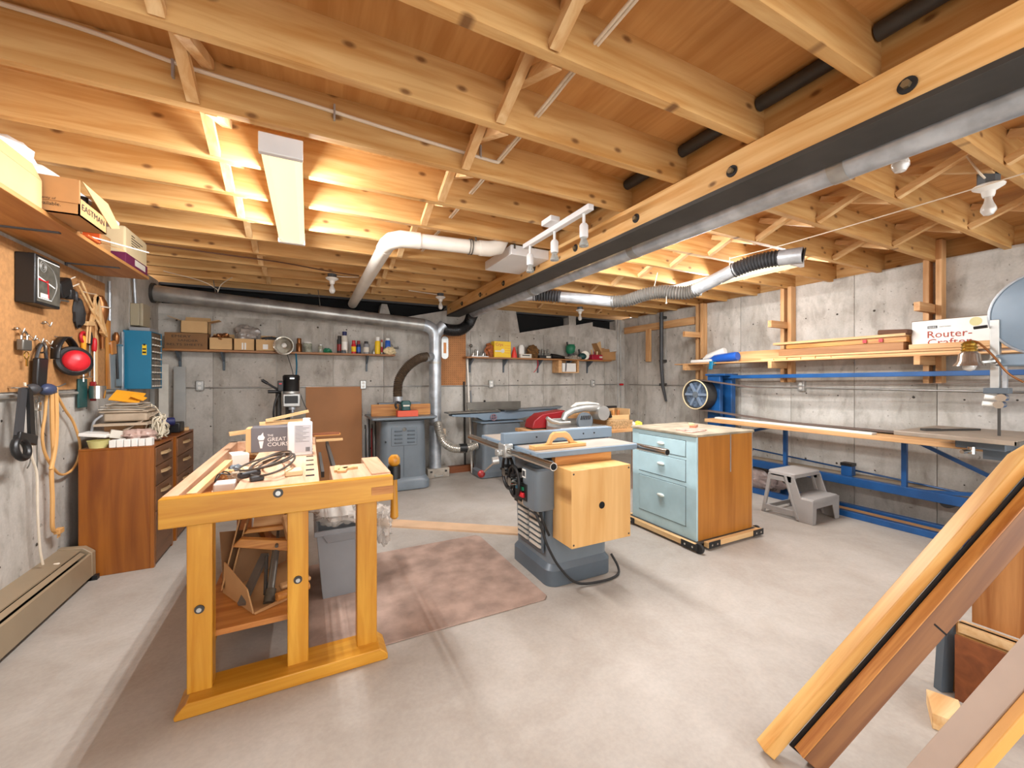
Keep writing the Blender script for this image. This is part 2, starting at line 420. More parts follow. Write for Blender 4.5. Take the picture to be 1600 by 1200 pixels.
for y in (.9, 2.1, 3.5): part('seam_band', MB().cyl((2.002, y-.03, 2.213), (2.002, y+.03, 2.213), .0645, n=24), GALVD, pipe)
for i, (p, q) in enumerate((((1.93, 2.0), (1.93, 2.15)), )): pass
for k in range(-1, 10):
    y0 = JY0+PIT*k+.04
    solo('black_pipe', 'dark pipe stub lying on the timber blocking, bay %s along the beam' % ('one two three four five six seven eight nine ten eleven'.split()[k+1]), 'pipe',
         MB().cyl((1.755, y0+.004, 2.515), (1.755, y0+PIT-.046, 2.515), .03, n=14), STEEL, group='black pipe between the joists')
# ---------------------------------------------------------------- left wall
pb = solo('pegboard_panel', 'tan particle board sheet covering the upper left wall', 'board', B(XL+.004, XL+.014, 1.2, 4.24, 1.25, 2.06), PEG)
XP = XL+.014
solo('conduit', 'grey conduit running along the left wall under the tan board', 'conduit', MB().cyl((XL+.016, 1.0, 1.225), (XL+.016, 4.62, 1.225), .012, n=10), GALVD)
# long shelf with brackets
sh = thing('wall_shelf', 'long plywood shelf high on the left wall', 'shelf', (-1.25, 2.5, 2.09))
part('board', B(XL+.004, -1.10, .6, 4.06, 2.085, 2.107), wood('shelf_ply', 'a9713a', 'c79358', 'y', .5, 4), sh, .002)
for y in (1.9, 2.95, 3.7):
    b = part('bracket', B(XL+.002, XL+.008, y-.012, y+.012, 1.99, 2.085).box(XL+.002, -1.16, y-.012, y+.012, 2.079, 2.085), MGREYD, sh)
def carton(name, label, x0, x1, y0, y1, z0, z1, mat, flaps=(), group=None, tilt=0, inner=CARD2):
    """open-topped cardboard box: four walls, bottom, flaps as (side, length, angle)"""
    t = thing(name, label, 'box', ((x0+x1)/2, (y0+y1)/2, z0), group); w = .005
    m = B(x0, x1, y0, y1, z0, z0+w).box(x0, x0+w, y0, y1, z0, z1).box(x1-w, x1, y0, y1, z0, z1).box(x0, x1, y0, y0+w, z0, z1).box(x0, x1, y1-w, y1, z0, z1)
    part('body', m, mat, t, sm=0)
    for side, ln, ang in flaps:
        a = math.radians(ang); c, s_ = math.cos(a)*ln, math.sin(a)*ln
        P = {'-y': [(x0, y0, z1), (x1, y0, z1), (x1-.01, y0-c, z1+s_), (x0+.01, y0-c, z1+s_)],
             '+y': [(x0, y1, z1), (x1, y1, z1), (x1-.01, y1+c, z1+s_), (x0+.01, y1+c, z1+s_)],
             '-x': [(x0, y0, z1), (x0, y1, z1), (x0-c, y1-.01, z1+s_), (x0-c, y0+.01, z1+s_)],
             '+x': [(x1, y0, z1), (x1, y1, z1), (x1+c, y1-.01, z1+s_), (x1+c, y0+.01, z1+s_)]}[side]
        p = [V(q) for q in P]; n = (p[1]-p[0]).cross(p[3]-p[0]).normalized()*.004
        part('flap', MB().prism(p, n), mat, t, sm=0)
    return t
SZ = 2.107
def closed(name, label, x0, x1, y0, y1, z0, z1, mat, group=None, seam=True, bev=.002):
    t = thing(name, label, 'box', ((x0+x1)/2, (y0+y1)/2, z0), group)
    part('body', B(x0, x1, y0, y1, z0, z1), mat, t, bev)
    if seam: part('tape', B(x0+.01, x1-.01, (y0+y1)/2-.02, (y0+y1)/2+.02, z1, z1+.0015), CARDL, t)
    return t
t = closed('cardboard_carton', 'pale carton with folded flaps, nearest on the high left shelf', XL+.03, -1.105, 1.95, 2.66, SZ, SZ+.13, CARDL)
part('flap', MB().prism([(-1.105, 1.95, SZ+.13), (-1.105, 2.66, SZ+.13), (-1.12, 2.62, SZ+.19), (-1.12, 1.98, SZ+.19)], (-.005, 0, 0)), CARDL, t)
part('flap', MB().prism([(XL+.04, 1.96, SZ+.13), (-1.12, 1.96, SZ+.135), (-1.17, 2.6, SZ+.20), (XL+.04, 2.6, SZ+.20)], (0, 0, .004)), CARD, t)
# tilted box marked EASTMAN hanging over the shelf edge
E1 = thing('tilted_box', 'cardboard box lettered EASTMAN jutting over the high shelf edge', 'box', (-1.15, 2.85, SZ))
x0, x1, y0, y1, z0, z1 = XL+.12, -.985, 2.68, 2.97, SZ, SZ+.17
part('body', B(x0, x1, y0, y1, z0, z0+.006).box(x0, x0+.006, y0, y1, z0, z1).box(x0, x1, y0, y0+.006, z0, z1).box(x0, x1, y1-.006, y1, z0, z1).box(x1-.006, x1, y0, y1, z0, z0+.085), CARD, E1)
part('flap', MB().prism([(x0, y0+.003, z1), (x1, y0+.003, z1), (x1, y0+.003, z1-.115), (x0, y0+.003, z1-.115)], (0, -.008, 0)), CARD, E1)
part('flap', MB().prism([(x1+.002, y0+.01, z1), (x1+.002, y1, z1), (x1+.02, y1+.10, z1-.10), (x1+.0, y1+.05, z1-.12)], (.004, 0, 0)), CARDL, E1)
text('lettering', 'Warranty of', (x0+.16, y0-.0055, z0+.055), (1, 0, 0), (0, 0, 1), .085, INK, E1)
text('lettering', 't Available.', (x0+.16, y0-.001, z0+.032), (1, 0, 0), (0, 0, 1), .10, INK, E1)
text('lettering', 'EASTMAN', (x1+.001, y0+.02, z0+.035), (0, 1, 0), (0, 0, 1), .24, INK, E1, .03)
solo('black_bottle', 'small black capped bottle inside the EASTMAN box', 'bottle', MB().lathe((x1-.05, y0+.17, z0+.006), (0, 0, 1), [(.025, 0), (.027, .05), (.018, .085), (.018, .11), (.02, .112), (.02, .14)]), BLACK)
pw = thing('foam_wrap', 'crumpled white wrapping and clear bag piled on the high left shelf', 'wrapping', (-1.2, 2.75, SZ+.15))
part('foam', MB().sph((-1.22, 2.62, SZ+.235), .10, 16, (1.0, 1.2, .5), .25, 4), WHITE, pw)
part('foam', MB().sph((-1.19, 2.83, SZ+.215), .075, 14, (1.1, 1.3, .55), .25, 5), WHITE, pw)
part('plastic_bag', MB().bar((-1.16, 2.85, SZ+.215), (-1.02, 3.13, SZ+.10), .11, .03), plain('bag_film', 'c3c2c6', .3, 0, .2, 30), pw, .01)
tr = thing('orange_tool', 'orange clamp with thin rods on the edge of the high left shelf', 'tool', (-1.12, 3.12, SZ))
part('jaw', B(-1.16, -1.085, 3.05, 3.2, SZ, SZ+.012).box(-1.16, -1.085, 3.185, 3.2, SZ, SZ+.06), ORANGE, tr, .003)
part('rod', MB().cyl((-1.105, 3.12, SZ+.018), (-.93, 3.42, SZ+.035), .004, n=8), WHITE, tr)
part('rod', MB().cyl((-1.115, 3.18, SZ+.016), (-1.03, 3.36, SZ+.014), .004, n=8), CARDL, tr)
t = closed('cream_box', 'tall cream carton with maroon base band at the shelf end', -1.33, -1.105, 3.62, 4.03, SZ, SZ+.25, CREAM, None, False, .012)
part('maroon_band', B(-1.332, -1.103, 3.618, 4.032, SZ, SZ+.07), MAROON, t, .002)
part('sticker', B(-1.103, -1.1015, 3.78, 3.98, SZ+.018, SZ+.06), PAPER, t)
for i in range(5): part('print_line', B(-1.1045, -1.1035, 3.72, 3.72+.06+.05*((i*7) % 4), SZ+.21-.018*i, SZ+.216-.018*i), INK, t)
closed('brown_box', 'brown carton standing behind the orange clamp on the shelf', -1.36, -1.16, 3.26, 3.56, SZ, SZ+.13, CARD)
carton('open_carton', 'open cardboard box deep on the high left shelf', XL+.02, -1.17, 3.0, 3.24, SZ, SZ+.16, CARD)
# black meter box
ck = thing('wall_gauge_box', 'black box with dial, red and white needles, on the left wall', 'gauge', (-1.39, 3.27, 1.73))
part('housing', B(XP, -1.335, 3.15, 3.40, 1.735, 2.01), BLACK, ck, .006)
part('face_plate', B(-1.335, -1.332, 3.163, 3.388, 1.75, 1.995), plain('dial_grey', '5d594f', .45, 0, .2, 30), ck)
f = part('trim_line', B(-1.332, -1.3305, 3.165, 3.17, 1.77, 1.99).box(-1.332, -1.3305, 3.165, 3.38, 1.986, 1.991).box(-1.332, -1.3305, 3.165, 3.30, 1.768, 1.772), INKW, ck)
part('dial_arc', MB().tube([(-1.331, 3.18, 1.985), (-1.331, 3.30, 1.955), (-1.331, 3.345, 1.90), (-1.331, 3.345, 1.84), (-1.331, 3.30, 1.775)], .0025, 6), ALU, ck)
part('dial_ring', MB().torus((-1.331, 3.215, 1.95), (1, 0, 0), .03, .002).torus((-1.331, 3.215, 1.95), (1, 0, 0), .018, .002), ALU, ck)
part('needle', MB().bar((-1.3305, 3.168, 1.885), (-1.3305, 3.33, 1.85), .003, .006), INKW, ck)
part('needle', MB().bar((-1.330, 3.168, 1.872), (-1.330, 3.26, 1.868), .003, .007).bar((-1.330, 3.258, 1.88), (-1.330, 3.265, 1.78), .003, .006), RED, ck)
part('name_plate', B(-1.332, -1.3305, 3.19, 3.27, 1.775, 1.80), PAPER, ck)
# chuck of tools beside it
ct = thing('clamped_tool', 'black hand vise tool with ring hanging beside the gauge box', 'tool', (-1.36, 3.5, 1.8))
part('body', MB().ob((-1.375, 3.50, 1.885), (.07, .15, .10), RX(25)).ob((-1.36, 3.56, 1.86), (.05, .06, .07), RX(10)).cyl((XP, 3.48, 1.86), (-1.36, 3.48, 1.86), .02), BLACK, ct, .012)
part('ring', MB().torus((-1.35, 3.625, 1.855), (1, .3, 0), .026, .008), DARKG, ct)
part('rod', MB().cyl((-1.37, 3.53, 1.93), (-1.36, 3.64, 1.985), .004, n=8).cyl((-1.36, 3.57, 1.90), (-1.35, 3.66, 1.945), .004, n=8), CORDW, ct)
part('screw', MB().cyl((-1.38, 3.47, 1.79), (-1.38, 3.47, 1.84), .018).cyl((-1.37, 3.43, 1.80), (-1.37, 3.58, 1.815), .006, n=8), IRON, ct)
# spring clamps / wooden jig hanging
jg = thing('wooden_jig', 'pale wooden marking jig with crossed rods hanging on the tan board', 'jig', (-1.38, 3.95, 1.62))
part('rod', MB().cyl((-1.385, 3.75, 1.95), (-1.37, 4.09, 1.66), .007, n=8).cyl((-1.39, 3.80, 1.99), (-1.38, 4.12, 1.68), .007, n=8), PZ, jg)
part('arm', MB().bar((-1.385, 4.02, 1.93), (-1.385, 3.93, 1.71), .014, .035).bar((-1.385, 4.0, 1.92), (-1.385, 4.14, 1.67), .014, .05), PZ, jg)
part('head', MB().ob((-1.38, 4.11, 1.665), (.025, .08, .035), RX(-20)).ob((-1.38, 3.89, 1.71), (.025, .11, .03), RX(5)), PY, jg, .003)
part('cord', MB().tube([(-1.39, 3.78, 1.92), (-1.385, 3.9, 1.925), (-1.39, 4.02, 1.94)], .003), CORDW, jg)
part('rod', MB().cyl((-1.385, 3.88, 1.72), (-1.385, 3.86, 1.57), .006, n=8).cyl((-1.385, 3.92, 1.72), (-1.385, 3.90, 1.57), .006, n=8), PZ, jg)
solo('brush_head', 'dark round brush hanging behind the wooden jig', 'brush', MB().sph((-1.405, 3.80, 1.77), 1, 18, (.035, .05, .10), .3, 12), RUBBER, sm=30)
co = thing('spokeshave', 'reddish brown turned tool hanging behind the pale jig', 'tool', (-1.40, 4.12, 1.68))
part('body', MB().rings([((-1.40, 4.10, 1.94), .02), ((-1.40, 4.12, 1.90), .035), ((-1.40, 4.13, 1.85), .045), ((-1.40, 4.13, 1.80), .04), ((-1.40, 4.14, 1.72), .018), ((-1.40, 4.15, 1.55), .012)], 12), COPPER, co)
part('collar', MB().torus((-1.40, 4.13, 1.86), (0, 0, 1), .046, .005), CORDW, co)
# conduits + electrical box
solo('thin_pipe', 'thin light pipe rising on the left wall behind hanging saws', 'pipe', MB().cyl((XL+.012, 4.33, 1.25), (XL+.012, 4.33, 2.10), .011, n=10), GALV)
eb = thing('electrical_box', 'beige electrical box with conduit on the left wall', 'electrical box', (-1.39, 4.86, 1.78))
part('housing', B(XL+.003, -1.36, 4.77, 4.95, 1.80, 2.0), BEIGE, eb, .005)
part('cover', B(-1.36, -1.335, 4.765, 4.955, 1.795, 2.005), BEIGE, eb, .006)
part('conduit', MB().cyl((-1.40, 4.81, 2.0), (-1.40, 4.76, 2.33), .012, n=10), GALV, eb)
part('wiring', MB().tube([(-1.40, 4.97, 1.93), (-1.36, 5.03, 1.90), (-1.40, 5.06, 1.86), (-1.36, 5.0, 1.82)], .008), BLACK, eb)
# blue parts cabinet
bc = thing('parts_cabinet', 'blue metal small-parts cabinet with rows of tiny drawers on the left wall', 'cabinet', (-1.33, 4.77, 1.23))
part('case', B(XL+.003, -1.24, 4.62, 4.64, 1.232, 1.742).box(XL+.003, -1.24, 4.90, 4.92, 1.232, 1.742).box(XL+.003, XL+.02, 4.64, 4.9, 1.232, 1.742).box(XL+.02, -1.24, 4.64, 4.9, 1.232, 1.24).box(XL+.02, -1.24, 4.64, 4.9, 1.734, 1.742), TEALB, bc, .002)
for r in range(8):
    for c in range(4):
        y = 4.642+c*.0645; z = 1.243+r*.0615
        d = part('drawer', B(-1.40, -1.243, y+.002, y+.062, z, z+.057), plain('drawer_smoke', '6e6152', .3, 0, .25, 18), bc)
        part('pull', B(-1.243, -1.232, y+.015, y+.049, z+.008, z+.018), PAPER, d)
part('badge', B(-1.30, -1.27, 4.618, 4.62, 1.53, 1.62), YELL, bc, 0, 40, 0, 'yellow maker badge')
part('badge_mark', B(-1.297, -1.273, 4.6165, 4.618, 1.545, 1.56).box(-1.297, -1.273, 4.6165, 4.618, 1.575, 1.588).box(-1.293, -1.277, 4.6165, 4.618, 1.612, 1.628), BLACK, bc)
solo('parts_tray', 'shallow clear tray lying on top of the blue parts cabinet', 'tray', B(-1.40, -1.26, 4.66, 4.90, 1.743, 1.775), GREY, bev=.004)
# saws, squares hanging
def saw(label, y, z0, z1, w, mat, hz):
    t = thing('hand_saw', label, 'saw', (-1.405, y, z0))
    part('blade', MB().prism([(-1.405, y-w/2, z1), (-1.405, y+w/2, z1), (-1.405, y+w*.3, z0), (-1.405, y-w*.3, z0)], (.004, 0, 0)), ALU, t)
    part('handle', MB().ob((-1.40, y, z1+.05), (.02, w*.8, .11), RX(8)), mat, t, .02)
    return t
saw('hand saw with brown wooden handle hanging left of the blue cabinet', 4.34, 1.24, 1.52, .11, OAKZ, 0)
sq = thing('framing_square', 'wide dull steel square hanging next to the blue cabinet', 'square', (-1.41, 4.47, 1.24))
part('blade', B(-1.412, -1.408, 4.42, 4.56, 1.26, 1.60), ALU, sq)
part('tongue', B(-1.414, -1.404, 4.55, 4.575, 1.22, 1.72), GALV, sq)
part('handle', MB().rings([((-1.40, 4.40, 1.60), .01), ((-1.40, 4.40, 1.63), .02), ((-1.40, 4.40, 1.67), .022), ((-1.40, 4.40, 1.70), .01)], 12), COPPER, sq)
part('stem', MB().cyl((-1.40, 4.40, 1.60), (-1.40, 4.43, 1.32), .008, n=8), BLACK, sq)
part('cross_bar', MB().cyl((-1.405, 4.29, 1.60), (-1.395, 4.50, 1.60), .008, n=8), CHROME, sq)
solo('thin_board', 'thin reddish wooden slat hanging beside the steel square', 'slat', B(-1.42, -1.405, 4.26, 4.31, 1.24, 1.78), OAKZ)
for i, (y, z0, z1, mt, h) in enumerate(((3.86, 1.30, 1.62, CHROME, AMBER), (3.95, 1.34, 1.66, IRON, BLACK), (4.02, 1.28, 1.62, CHROME, RED))):
    t = thing('screwdriver', ('orange and red handled screwdriver hanging by the ear muffs', 'dark long rasp hanging on the tan board beside the screwdrivers', 'slim steel rod with red grip hanging at the board edge')[i], 'tool', (-1.40, y, z0))
    part('shaft', MB().cyl((-1.40, y, z0), (-1.40, y, z1-.1), .006, n=8), mt, t)
    part('handle', MB().lathe((-1.40, y, z1-.1), (0, 0, 1), [(.009, 0), (.014, .015), (.016, .06), (.013, .09), (.006, .1)], 12), h, t)
solo('red_ring', 'red ring hung around the orange screwdriver handle', 'ring', MB().torus((-1.40, 3.86, 1.61), (1, 0, 0), .035, .009), RED)
solo('steel_ruler', 'narrow wooden rule hanging on the right edge of the tan board', 'rule', B(XP, XP+.006, 4.08, 4.105, 1.28, 1.75), PZ)
# tape reel, ear muffs, padlock, strap, hooks
tp = thing('tape_reel', 'metal reel with green and red sides hanging at the board bottom', 'reel', (-1.37, 3.93, 1.2))
part('side_plate', B(-1.412, -1.40, 3.80, 3.92, 1.12, 1.32), DGREEN, tp, .004)
part('side_plate', B(-1.412, -1.38, 3.985, 4.0, 1.16, 1.30), DRED, tp, .004)
part('drum', MB().cyl((-1.352, 3.93, 1.18), (-1.352, 3.93, 1.27), .045, n=20), CHROME, tp)
part('hanger', MB().cyl((XP, 3.85, 1.33), (-1.35, 3.85, 1.335), .004, n=8), CHROME, tp)
em = thing('ear_muffs', 'red and black ear muffs hanging on the tan board', 'ear muffs', (-1.37, 3.66, 1.38))
part('headband', MB().sheet(lambda u, v: spline([(-1.385, 3.42, 1.44), (-1.385, 3.43, 1.51), (-1.385, 3.50, 1.575), (-1.385, 3.57, 1.572), (-1.385, 3.65, 1.52), (-1.385, 3.72, 1.45)], 6)[round(u*30)]+V((.045*v, -.01*v, 0)), 30, 2), BLACK, em, 0, 60, .008)
for (c, r) in (((-1.335, 3.585, 1.435), .9), ((-1.36, 3.70, 1.425), .72)):
    cup = part('ear_cup', MB().lathe(c, (.75, -.8, .1), [(.075*r, -.025), (.08*r, 0), (.07*r, .02), (.045*r, .035), (.0, .04)], 24), RED, em)
    part('cushion', MB().torus(V(c)-V((.012, -.004, 0)), (.75, -.8, .1), .082*r, .022), BLACK, cup)
part('hanger', MB().tube([(XP, 3.54, 1.585), (-1.37, 3.56, 1.58), (-1.35, 3.58, 1.59)], .003), IRON, em)
pl = thing('padlock', 'grey steel padlock on a hook at the far left of the board', 'padlock', (-1.39, 3.17, 1.5))
part('body', B(-1.405, -1.375, 3.14, 3.22, 1.475, 1.535), IRON, pl, .006)
part('shackle', MB().tube([(-1.39, 3.155, 1.53), (-1.39, 3.157, 1.565), (-1.39, 3.18, 1.58), (-1.39, 3.203, 1.565), (-1.39, 3.205, 1.53)], .006), CHROME, pl)
part('key_ring', MB().torus((-1.39, 3.20, 1.45), (1, 0, 0), .02, .0025).box(-1.392, -1.388, 3.195, 3.21, 1.39, 1.43), BRASS, pl)
st = thing('belt_pouch', 'black webbing pouch with buckle hanging on the tan board', 'pouch', (-1.385, 3.33, 1.3))
part('pouch', MB().prism([(-1.40, 3.27, 1.44), (-1.40, 3.37, 1.44), (-1.40, 3.35, 1.27), (-1.40, 3.26, 1.27)], (.03, 0, 0)), BLACK, st, .008)
part('strap', MB().tube([(-1.39, 3.29, 1.44), (-1.385, 3.31, 1.50), (-1.38, 3.345, 1.525), (-1.385, 3.37, 1.47), (-1.39, 3.39, 1.43)], .008, 8), DARKG, st)
part('loop', MB().torus((-1.385, 3.33, 1.50), (.6, 1, 0), .028, .005), IRON, st)
for i, (y, z) in enumerate(((3.15, 1.575), (3.25, 1.545), (3.325, 1.535), (3.42, 1.53), (3.41, 1.64))):
    m = MB().tube([(XP, y, z+.02), (-1.40, y, z+.02), (-1.385, y, z-.005), (-1.375, y, z+.02)], .004, 6).cyl((XP+.004, y-.02, z+.012), (XP+.004, y+.02, z+.012), .003, n=6)
    solo('peg_hook', ('steel peg hook holding the padlock', 'steel peg hook between padlock and black pouch', 'steel peg hook holding the black webbing pouch', 'steel peg hook with small clips left of the ear muffs', 'single empty peg hook above the others under the gauge box')[i], 'hook', m, CHROME, group='peg hooks on the tan board')
solo('hook_clips', 'small silver clips hanging left of the ear muffs', 'clip', MB().bar((-1.39, 3.43, 1.515), (-1.38, 3.45, 1.44), .006, .012).bar((-1.385, 3.46, 1.50), (-1.38, 3.47, 1.45), .006, .01), CHROME)
gl = thing('safety_goggles', 'pair of bluish grey goggles resting at the bottom edge of the tan board', 'goggles', (-1.37, 3.29, 1.24))
part('lens', MB().sph((-1.375, 3.215, 1.262), .045, 14, (.7, 1.1, .7)), DARKG, gl)
part('lens', MB().sph((-1.365, 3.34, 1.258), .05, 14, (.7, 1.2, .7)), plain('goggle_blue', '3c4560', .4), gl)
part('bridge', MB().cyl((-1.37, 3.24, 1.26), (-1.37, 3.32, 1.26), .012, n=8), BLACK, gl)
part('strap', MB().tube([(-1.37, 3.37, 1.26), (-1.37, 3.43, 1.245), (-1.38, 3.47, 1.235)], .008), MGREY, gl)
# cords
ec = thing('tan_extension_cord', 'tan flat extension cord looped over a hook on the left wall', 'cord', (-1.40, 3.45, .75))
def wpts(l, x=-1.395): return [(x, a, b) for a, b in l]
part('cord', MB().tube(wpts([(3.42, 1.265), (3.40, 1.20), (3.385, 1.10), (3.36, .98), (3.40, .86), (3.55, .72), (3.72, .73), (3.80, .85), (3.72, 1.02), (3.60, 1.13), (3.47, 1.27)]), .0075), LEATH, ec)
part('cord', MB().tube(wpts([(3.43, 1.27), (3.44, 1.0), (3.45, .86), (3.43, .76), (3.44, .60), (3.44, .43), (3.47, .385)], -1.385), .011), LEATH, ec)
part('cord', MB().tube(wpts([(3.45, 1.27), (3.46, 1.1), (3.45, .92), (3.40, .78)], -1.375), .011), LEATH, ec)
part('plug', MB().ob((-1.38, 3.50, .38), (.03, .05, .03)).cyl((-1.38, 3.49, .365), (-1.38, 3.485, .34), .004, n=6).cyl((-1.38, 3.51, .365), (-1.38, 3.505, .34), .004, n=6), LEATH, ec, .003)
part('hook', MB().tube([(XP, 3.47, 1.275), (-1.37, 3.46, 1.272), (-1.355, 3.51, 1.29)], .004), IRON, ec)
wc = thing('white_extension_cord', 'white extension cord hanging down the left wall to the heater', 'cord', (-1.38, 3.2, .2))
part('cord', MB().tube(wpts([(3.16, 1.30), (3.19, 1.15), (3.225, 1.06), (3.22, .90), (3.27, .78), (3.28, .55), (3.30, .35), (3.33, .24)], -1.38), .006), CORDW, wc)
part('socket', MB().ob((-1.345, 3.37, .19), (.03, .06, .04), RX(30)), CORDW, wc, .006)
wk = thing('wire_hanks', 'thin wires and clips dangling below the tan board', 'wire', (-1.41, 3.33, .7))
part('wire', MB().tube(wpts([(3.32, 1.2), (3.33, 1.0), (3.335, .6)], -1.405), .003).tube(wpts([(3.33, 1.2), (3.29, 1.0), (3.27, .86), (3.24, .82)], -1.405), .003).tube(wpts([(3.35, 1.22), (3.37, 1.05), (3.42, .98)], -1.405), .003), IRON, wk)
part('clip', MB().ob((-1.40, 3.33, 1.16), (.02, .03, .05)), CHROME, wk, .004); part('clip', MB().ob((-1.40, 3.25, 1.19), (.02, .03, .03)), CHROME, wk, .004)
bs_ = thing('hanging_headset', 'black strap harness hanging at the far left edge of the wall', 'strap', (-1.36, 3.10, .95))
part('strap', MB().prism(wpts([(3.06, 1.27), (3.115, 1.28), (3.08, 1.03), (3.02, 1.03)], -1.36), (.012, 0, 0)), DARKG, bs_)
part('strap', MB().prism(wpts([(3.11, 1.28), (3.145, 1.25), (3.17, 1.0), (3.125, 1.0)], -1.355), (.014, 0, 0)), BLACK, bs_)
part('pad', MB().ob((-1.35, 3.10, 1.0), (.03, .16, .055), RX(-15)).torus((-1.34, 3.04, .955), (1, 0, .2), .05, .018), BLACK, bs_, .006)
part('hook', MB().cyl((XL, 3.10, 1.275), (-1.34, 3.10, 1.275), .006, n=8), CHROME, bs_)
# baseboard heater
ht = thing('baseboard_heater', 'long tan hydronic baseboard heater along the left wall floor', 'heater', (-1.35, 2, 0))
y0, y1 = -2.3, 3.60
part('cover', MB().prism([(-1.275, y0, .03), (-1.265, y0, .03), (-1.268, y0, .175), (-1.28, y0, .18)], (0, y1-y0, 0)), HEAT, ht)
part('back_plate', MB().prism([(XL, y0, .03), (XL+.01, y0, .03), (XL+.01, y0, .215), (XL, y0, .215)], (0, y1-y0, 0)), HEAT, ht)
part('top_cover', MB().prism([(XL, y0, .218), (XL, y0, .226), (-1.32, y0, .212), (-1.318, y0, .204)], (0, y1-y0, 0)), HEAT, ht, .001)
part('damper', MB().prism([(-1.313, y0, .20), (-1.311, y0, .205), (-1.287, y0, .19), (-1.289, y0, .186)], (0, y1-y0-.03, 0)), HEAT, ht)
part('fin_tube', MB().box(-1.40, -1.29, y0, y1-.03, .06, .15), HOLE, ht)
part('end_cap', MB().prism([(XL, y1, .0), (-1.262, y1, .0), (-1.264, y1, .182), (-1.31, y1, .222), (XL, y1, .232)], (0, .05, 0)), HEAT, ht, .004)
part('foot', B(-1.40, -1.24, y1+.0, y1+.035, 0, .03), BLACK, ht)
# ---------------------------------------------------------------- drawer cabinets under the tool board
def drawer_cab(label, y0, y1, h, n):
    t = thing('drawer_cabinet', label, 'cabinet', (-1.18, (y0+y1)/2, 0), 'brown drawer cabinets on the left')
    x0, x1 = -1.352, -.965
    part('carcass', B(x0, x1-.02, y0, y1, 0, h-.012), BR_, t, .003)
    part('top', B(x0, x1+.002, y0, y1, h-.012, h), BRX, t, .002)
    part('stile', B(x1-.02, x1, y0, y0+.03, 0, h-.012), BR_, t)
    part('stile', B(x1-.02, x1, y1-.03, y1, 0, h-.012), BR_, t)
    zz = [.02, .38, .56, .70, h-.02] if n == 4 else [.02, .36, .52, .68, h-.02]
    for a, b in zip(zz, zz[1:]):
        d = part('drawer', B(x1-.02, x1+.004, y0+.033, y1-.033, a+.003, b-.003), wood('drawer_shaded', '66442a', '80583a', 'y', .5, 3), t, .002)  # fronts coloured darker than the carcass to carry their shade
        ym = (y0+y1)/2; zc = b-.06
        part('handle', MB().prism([(x1+.004, ym-.09, zc-.008), (x1+.03, ym-.055, zc-.004), (x1+.03, ym+.055, zc-.004), (x1+.004, ym+.09, zc-.008), (x1+.004, ym+.09, zc+.008), (x1+.022, ym+.05, zc+.010), (x1+.022, ym-.05, zc+.010), (x1+.004, ym-.09, zc+.008)], (0, 0, .012)), plain('pull_tan', 'b8986f', .5), d, .003)
    return t
drawer_cab('large brown wooden drawer cabinet next to the heater', 3.655, 4.10, .853, 4)
drawer_cab('smaller brown wooden drawer cabinet farther along the left wall', 4.18, 4.74, .85, 3)
H1 = .853
# clutter on the first cabinet
t = thing('paint_tray', 'grey plastic paint tray buried in clutter on the brown cabinet', 'tray', (-1.21, 3.93, H1))
part('box', B(-1.30, -1.06, 3.86, 4.06, H1+.16, H1+.225), DUSTY, t, .012)
part('lid', B(-1.32, -1.05, 3.85, 4.08, H1+.225, H1+.237), DUSTY, t, .004)
part('handle', MB().tube([(-1.30, 3.85, H1+.21), (-1.33, 3.82, H1+.17), (-1.345, 3.82, H1+.1)], .008), GREY, t)
solo('flat_board', 'thin dusty board under the grey tray on the brown cabinet', 'board', B(-1.33, -1.04, 3.80, 4.07, H1+.135, H1+.15), DUSTY)
solo('lower_box', 'dusty carton supporting the tray on the brown cabinet', 'box', B(-1.29, -1.08, 3.85, 4.06, H1, H1+.134), CARD2)
t = thing('egg_tray', 'row of small white cube boxes along the cabinet front edge', 'tray', (-1.08, 3.70, H1))
for i in range(6): part('cell', B(-1.205+i*.038, -1.17+i*.038, 3.665, 3.72, H1, H1+.05+.004*(i % 2)), WHITE, t, .003)
solo('yellow_tub', 'pale yellow plastic tub on the brown cabinet corner', 'tub', MB().lathe((-1.275, 3.72, H1), (0, 0, 1), [(.045, 0), (.055, .045), (.058, .05), (.052, .05), (.042, .008)], 24), plain('tub_yellow', 'd8d08a', .5))
solo('plastic_trough', 'white plastic trough resting slanted over the yellow tub', 'trough', MB().ob((-1.30, 3.80, H1+.085), (.14, .20, .022), RY(8)), WHITE, bev=.004)
solo('white_cube', 'white tilted carton standing behind the yellow tub', 'box', MB().ob((-1.20, 3.80, H1+.075), (.085, .06, .055), RZ(20) @ RY(14)), PAPER, bev=.004)
def rag(name, label, cat, c, s, mat, seed, j=.35):
    from mathutils import noise as nz
    m = MB().sph((0, 0, 0), 1, 40); o = V((seed*3.1, seed*1.7, seed*.9)); c = V(c)
    for v in m.v:
        k = 1+j*(.9*nz.noise(v*1.6+o)+.6*nz.noise(v*3.7+o)+.35*nz.noise(v*8+o)); v.x *= s[0]*k; v.y *= s[1]*k; v.z *= s[2]*k
    lo = min(v.z for v in m.v)
    for v in m.v: v.z = max(v.z, -s[2]) if lo < -s[2] else v.z-(s[2]+lo)*(v.z/lo if v.z < 0 else 0); v += c
    return solo(name, label, cat, m, mat, sm=38)
rag('plastic_bag', 'crumpled pinkish clear plastic bag on the brown cabinet', 'bag', (-1.09, 3.82, H1+.05), (.09, .08, .055), plain('bag_pink', 'c0a295', .35, 0, .15, 20), 3)
rt = random.Random(5)
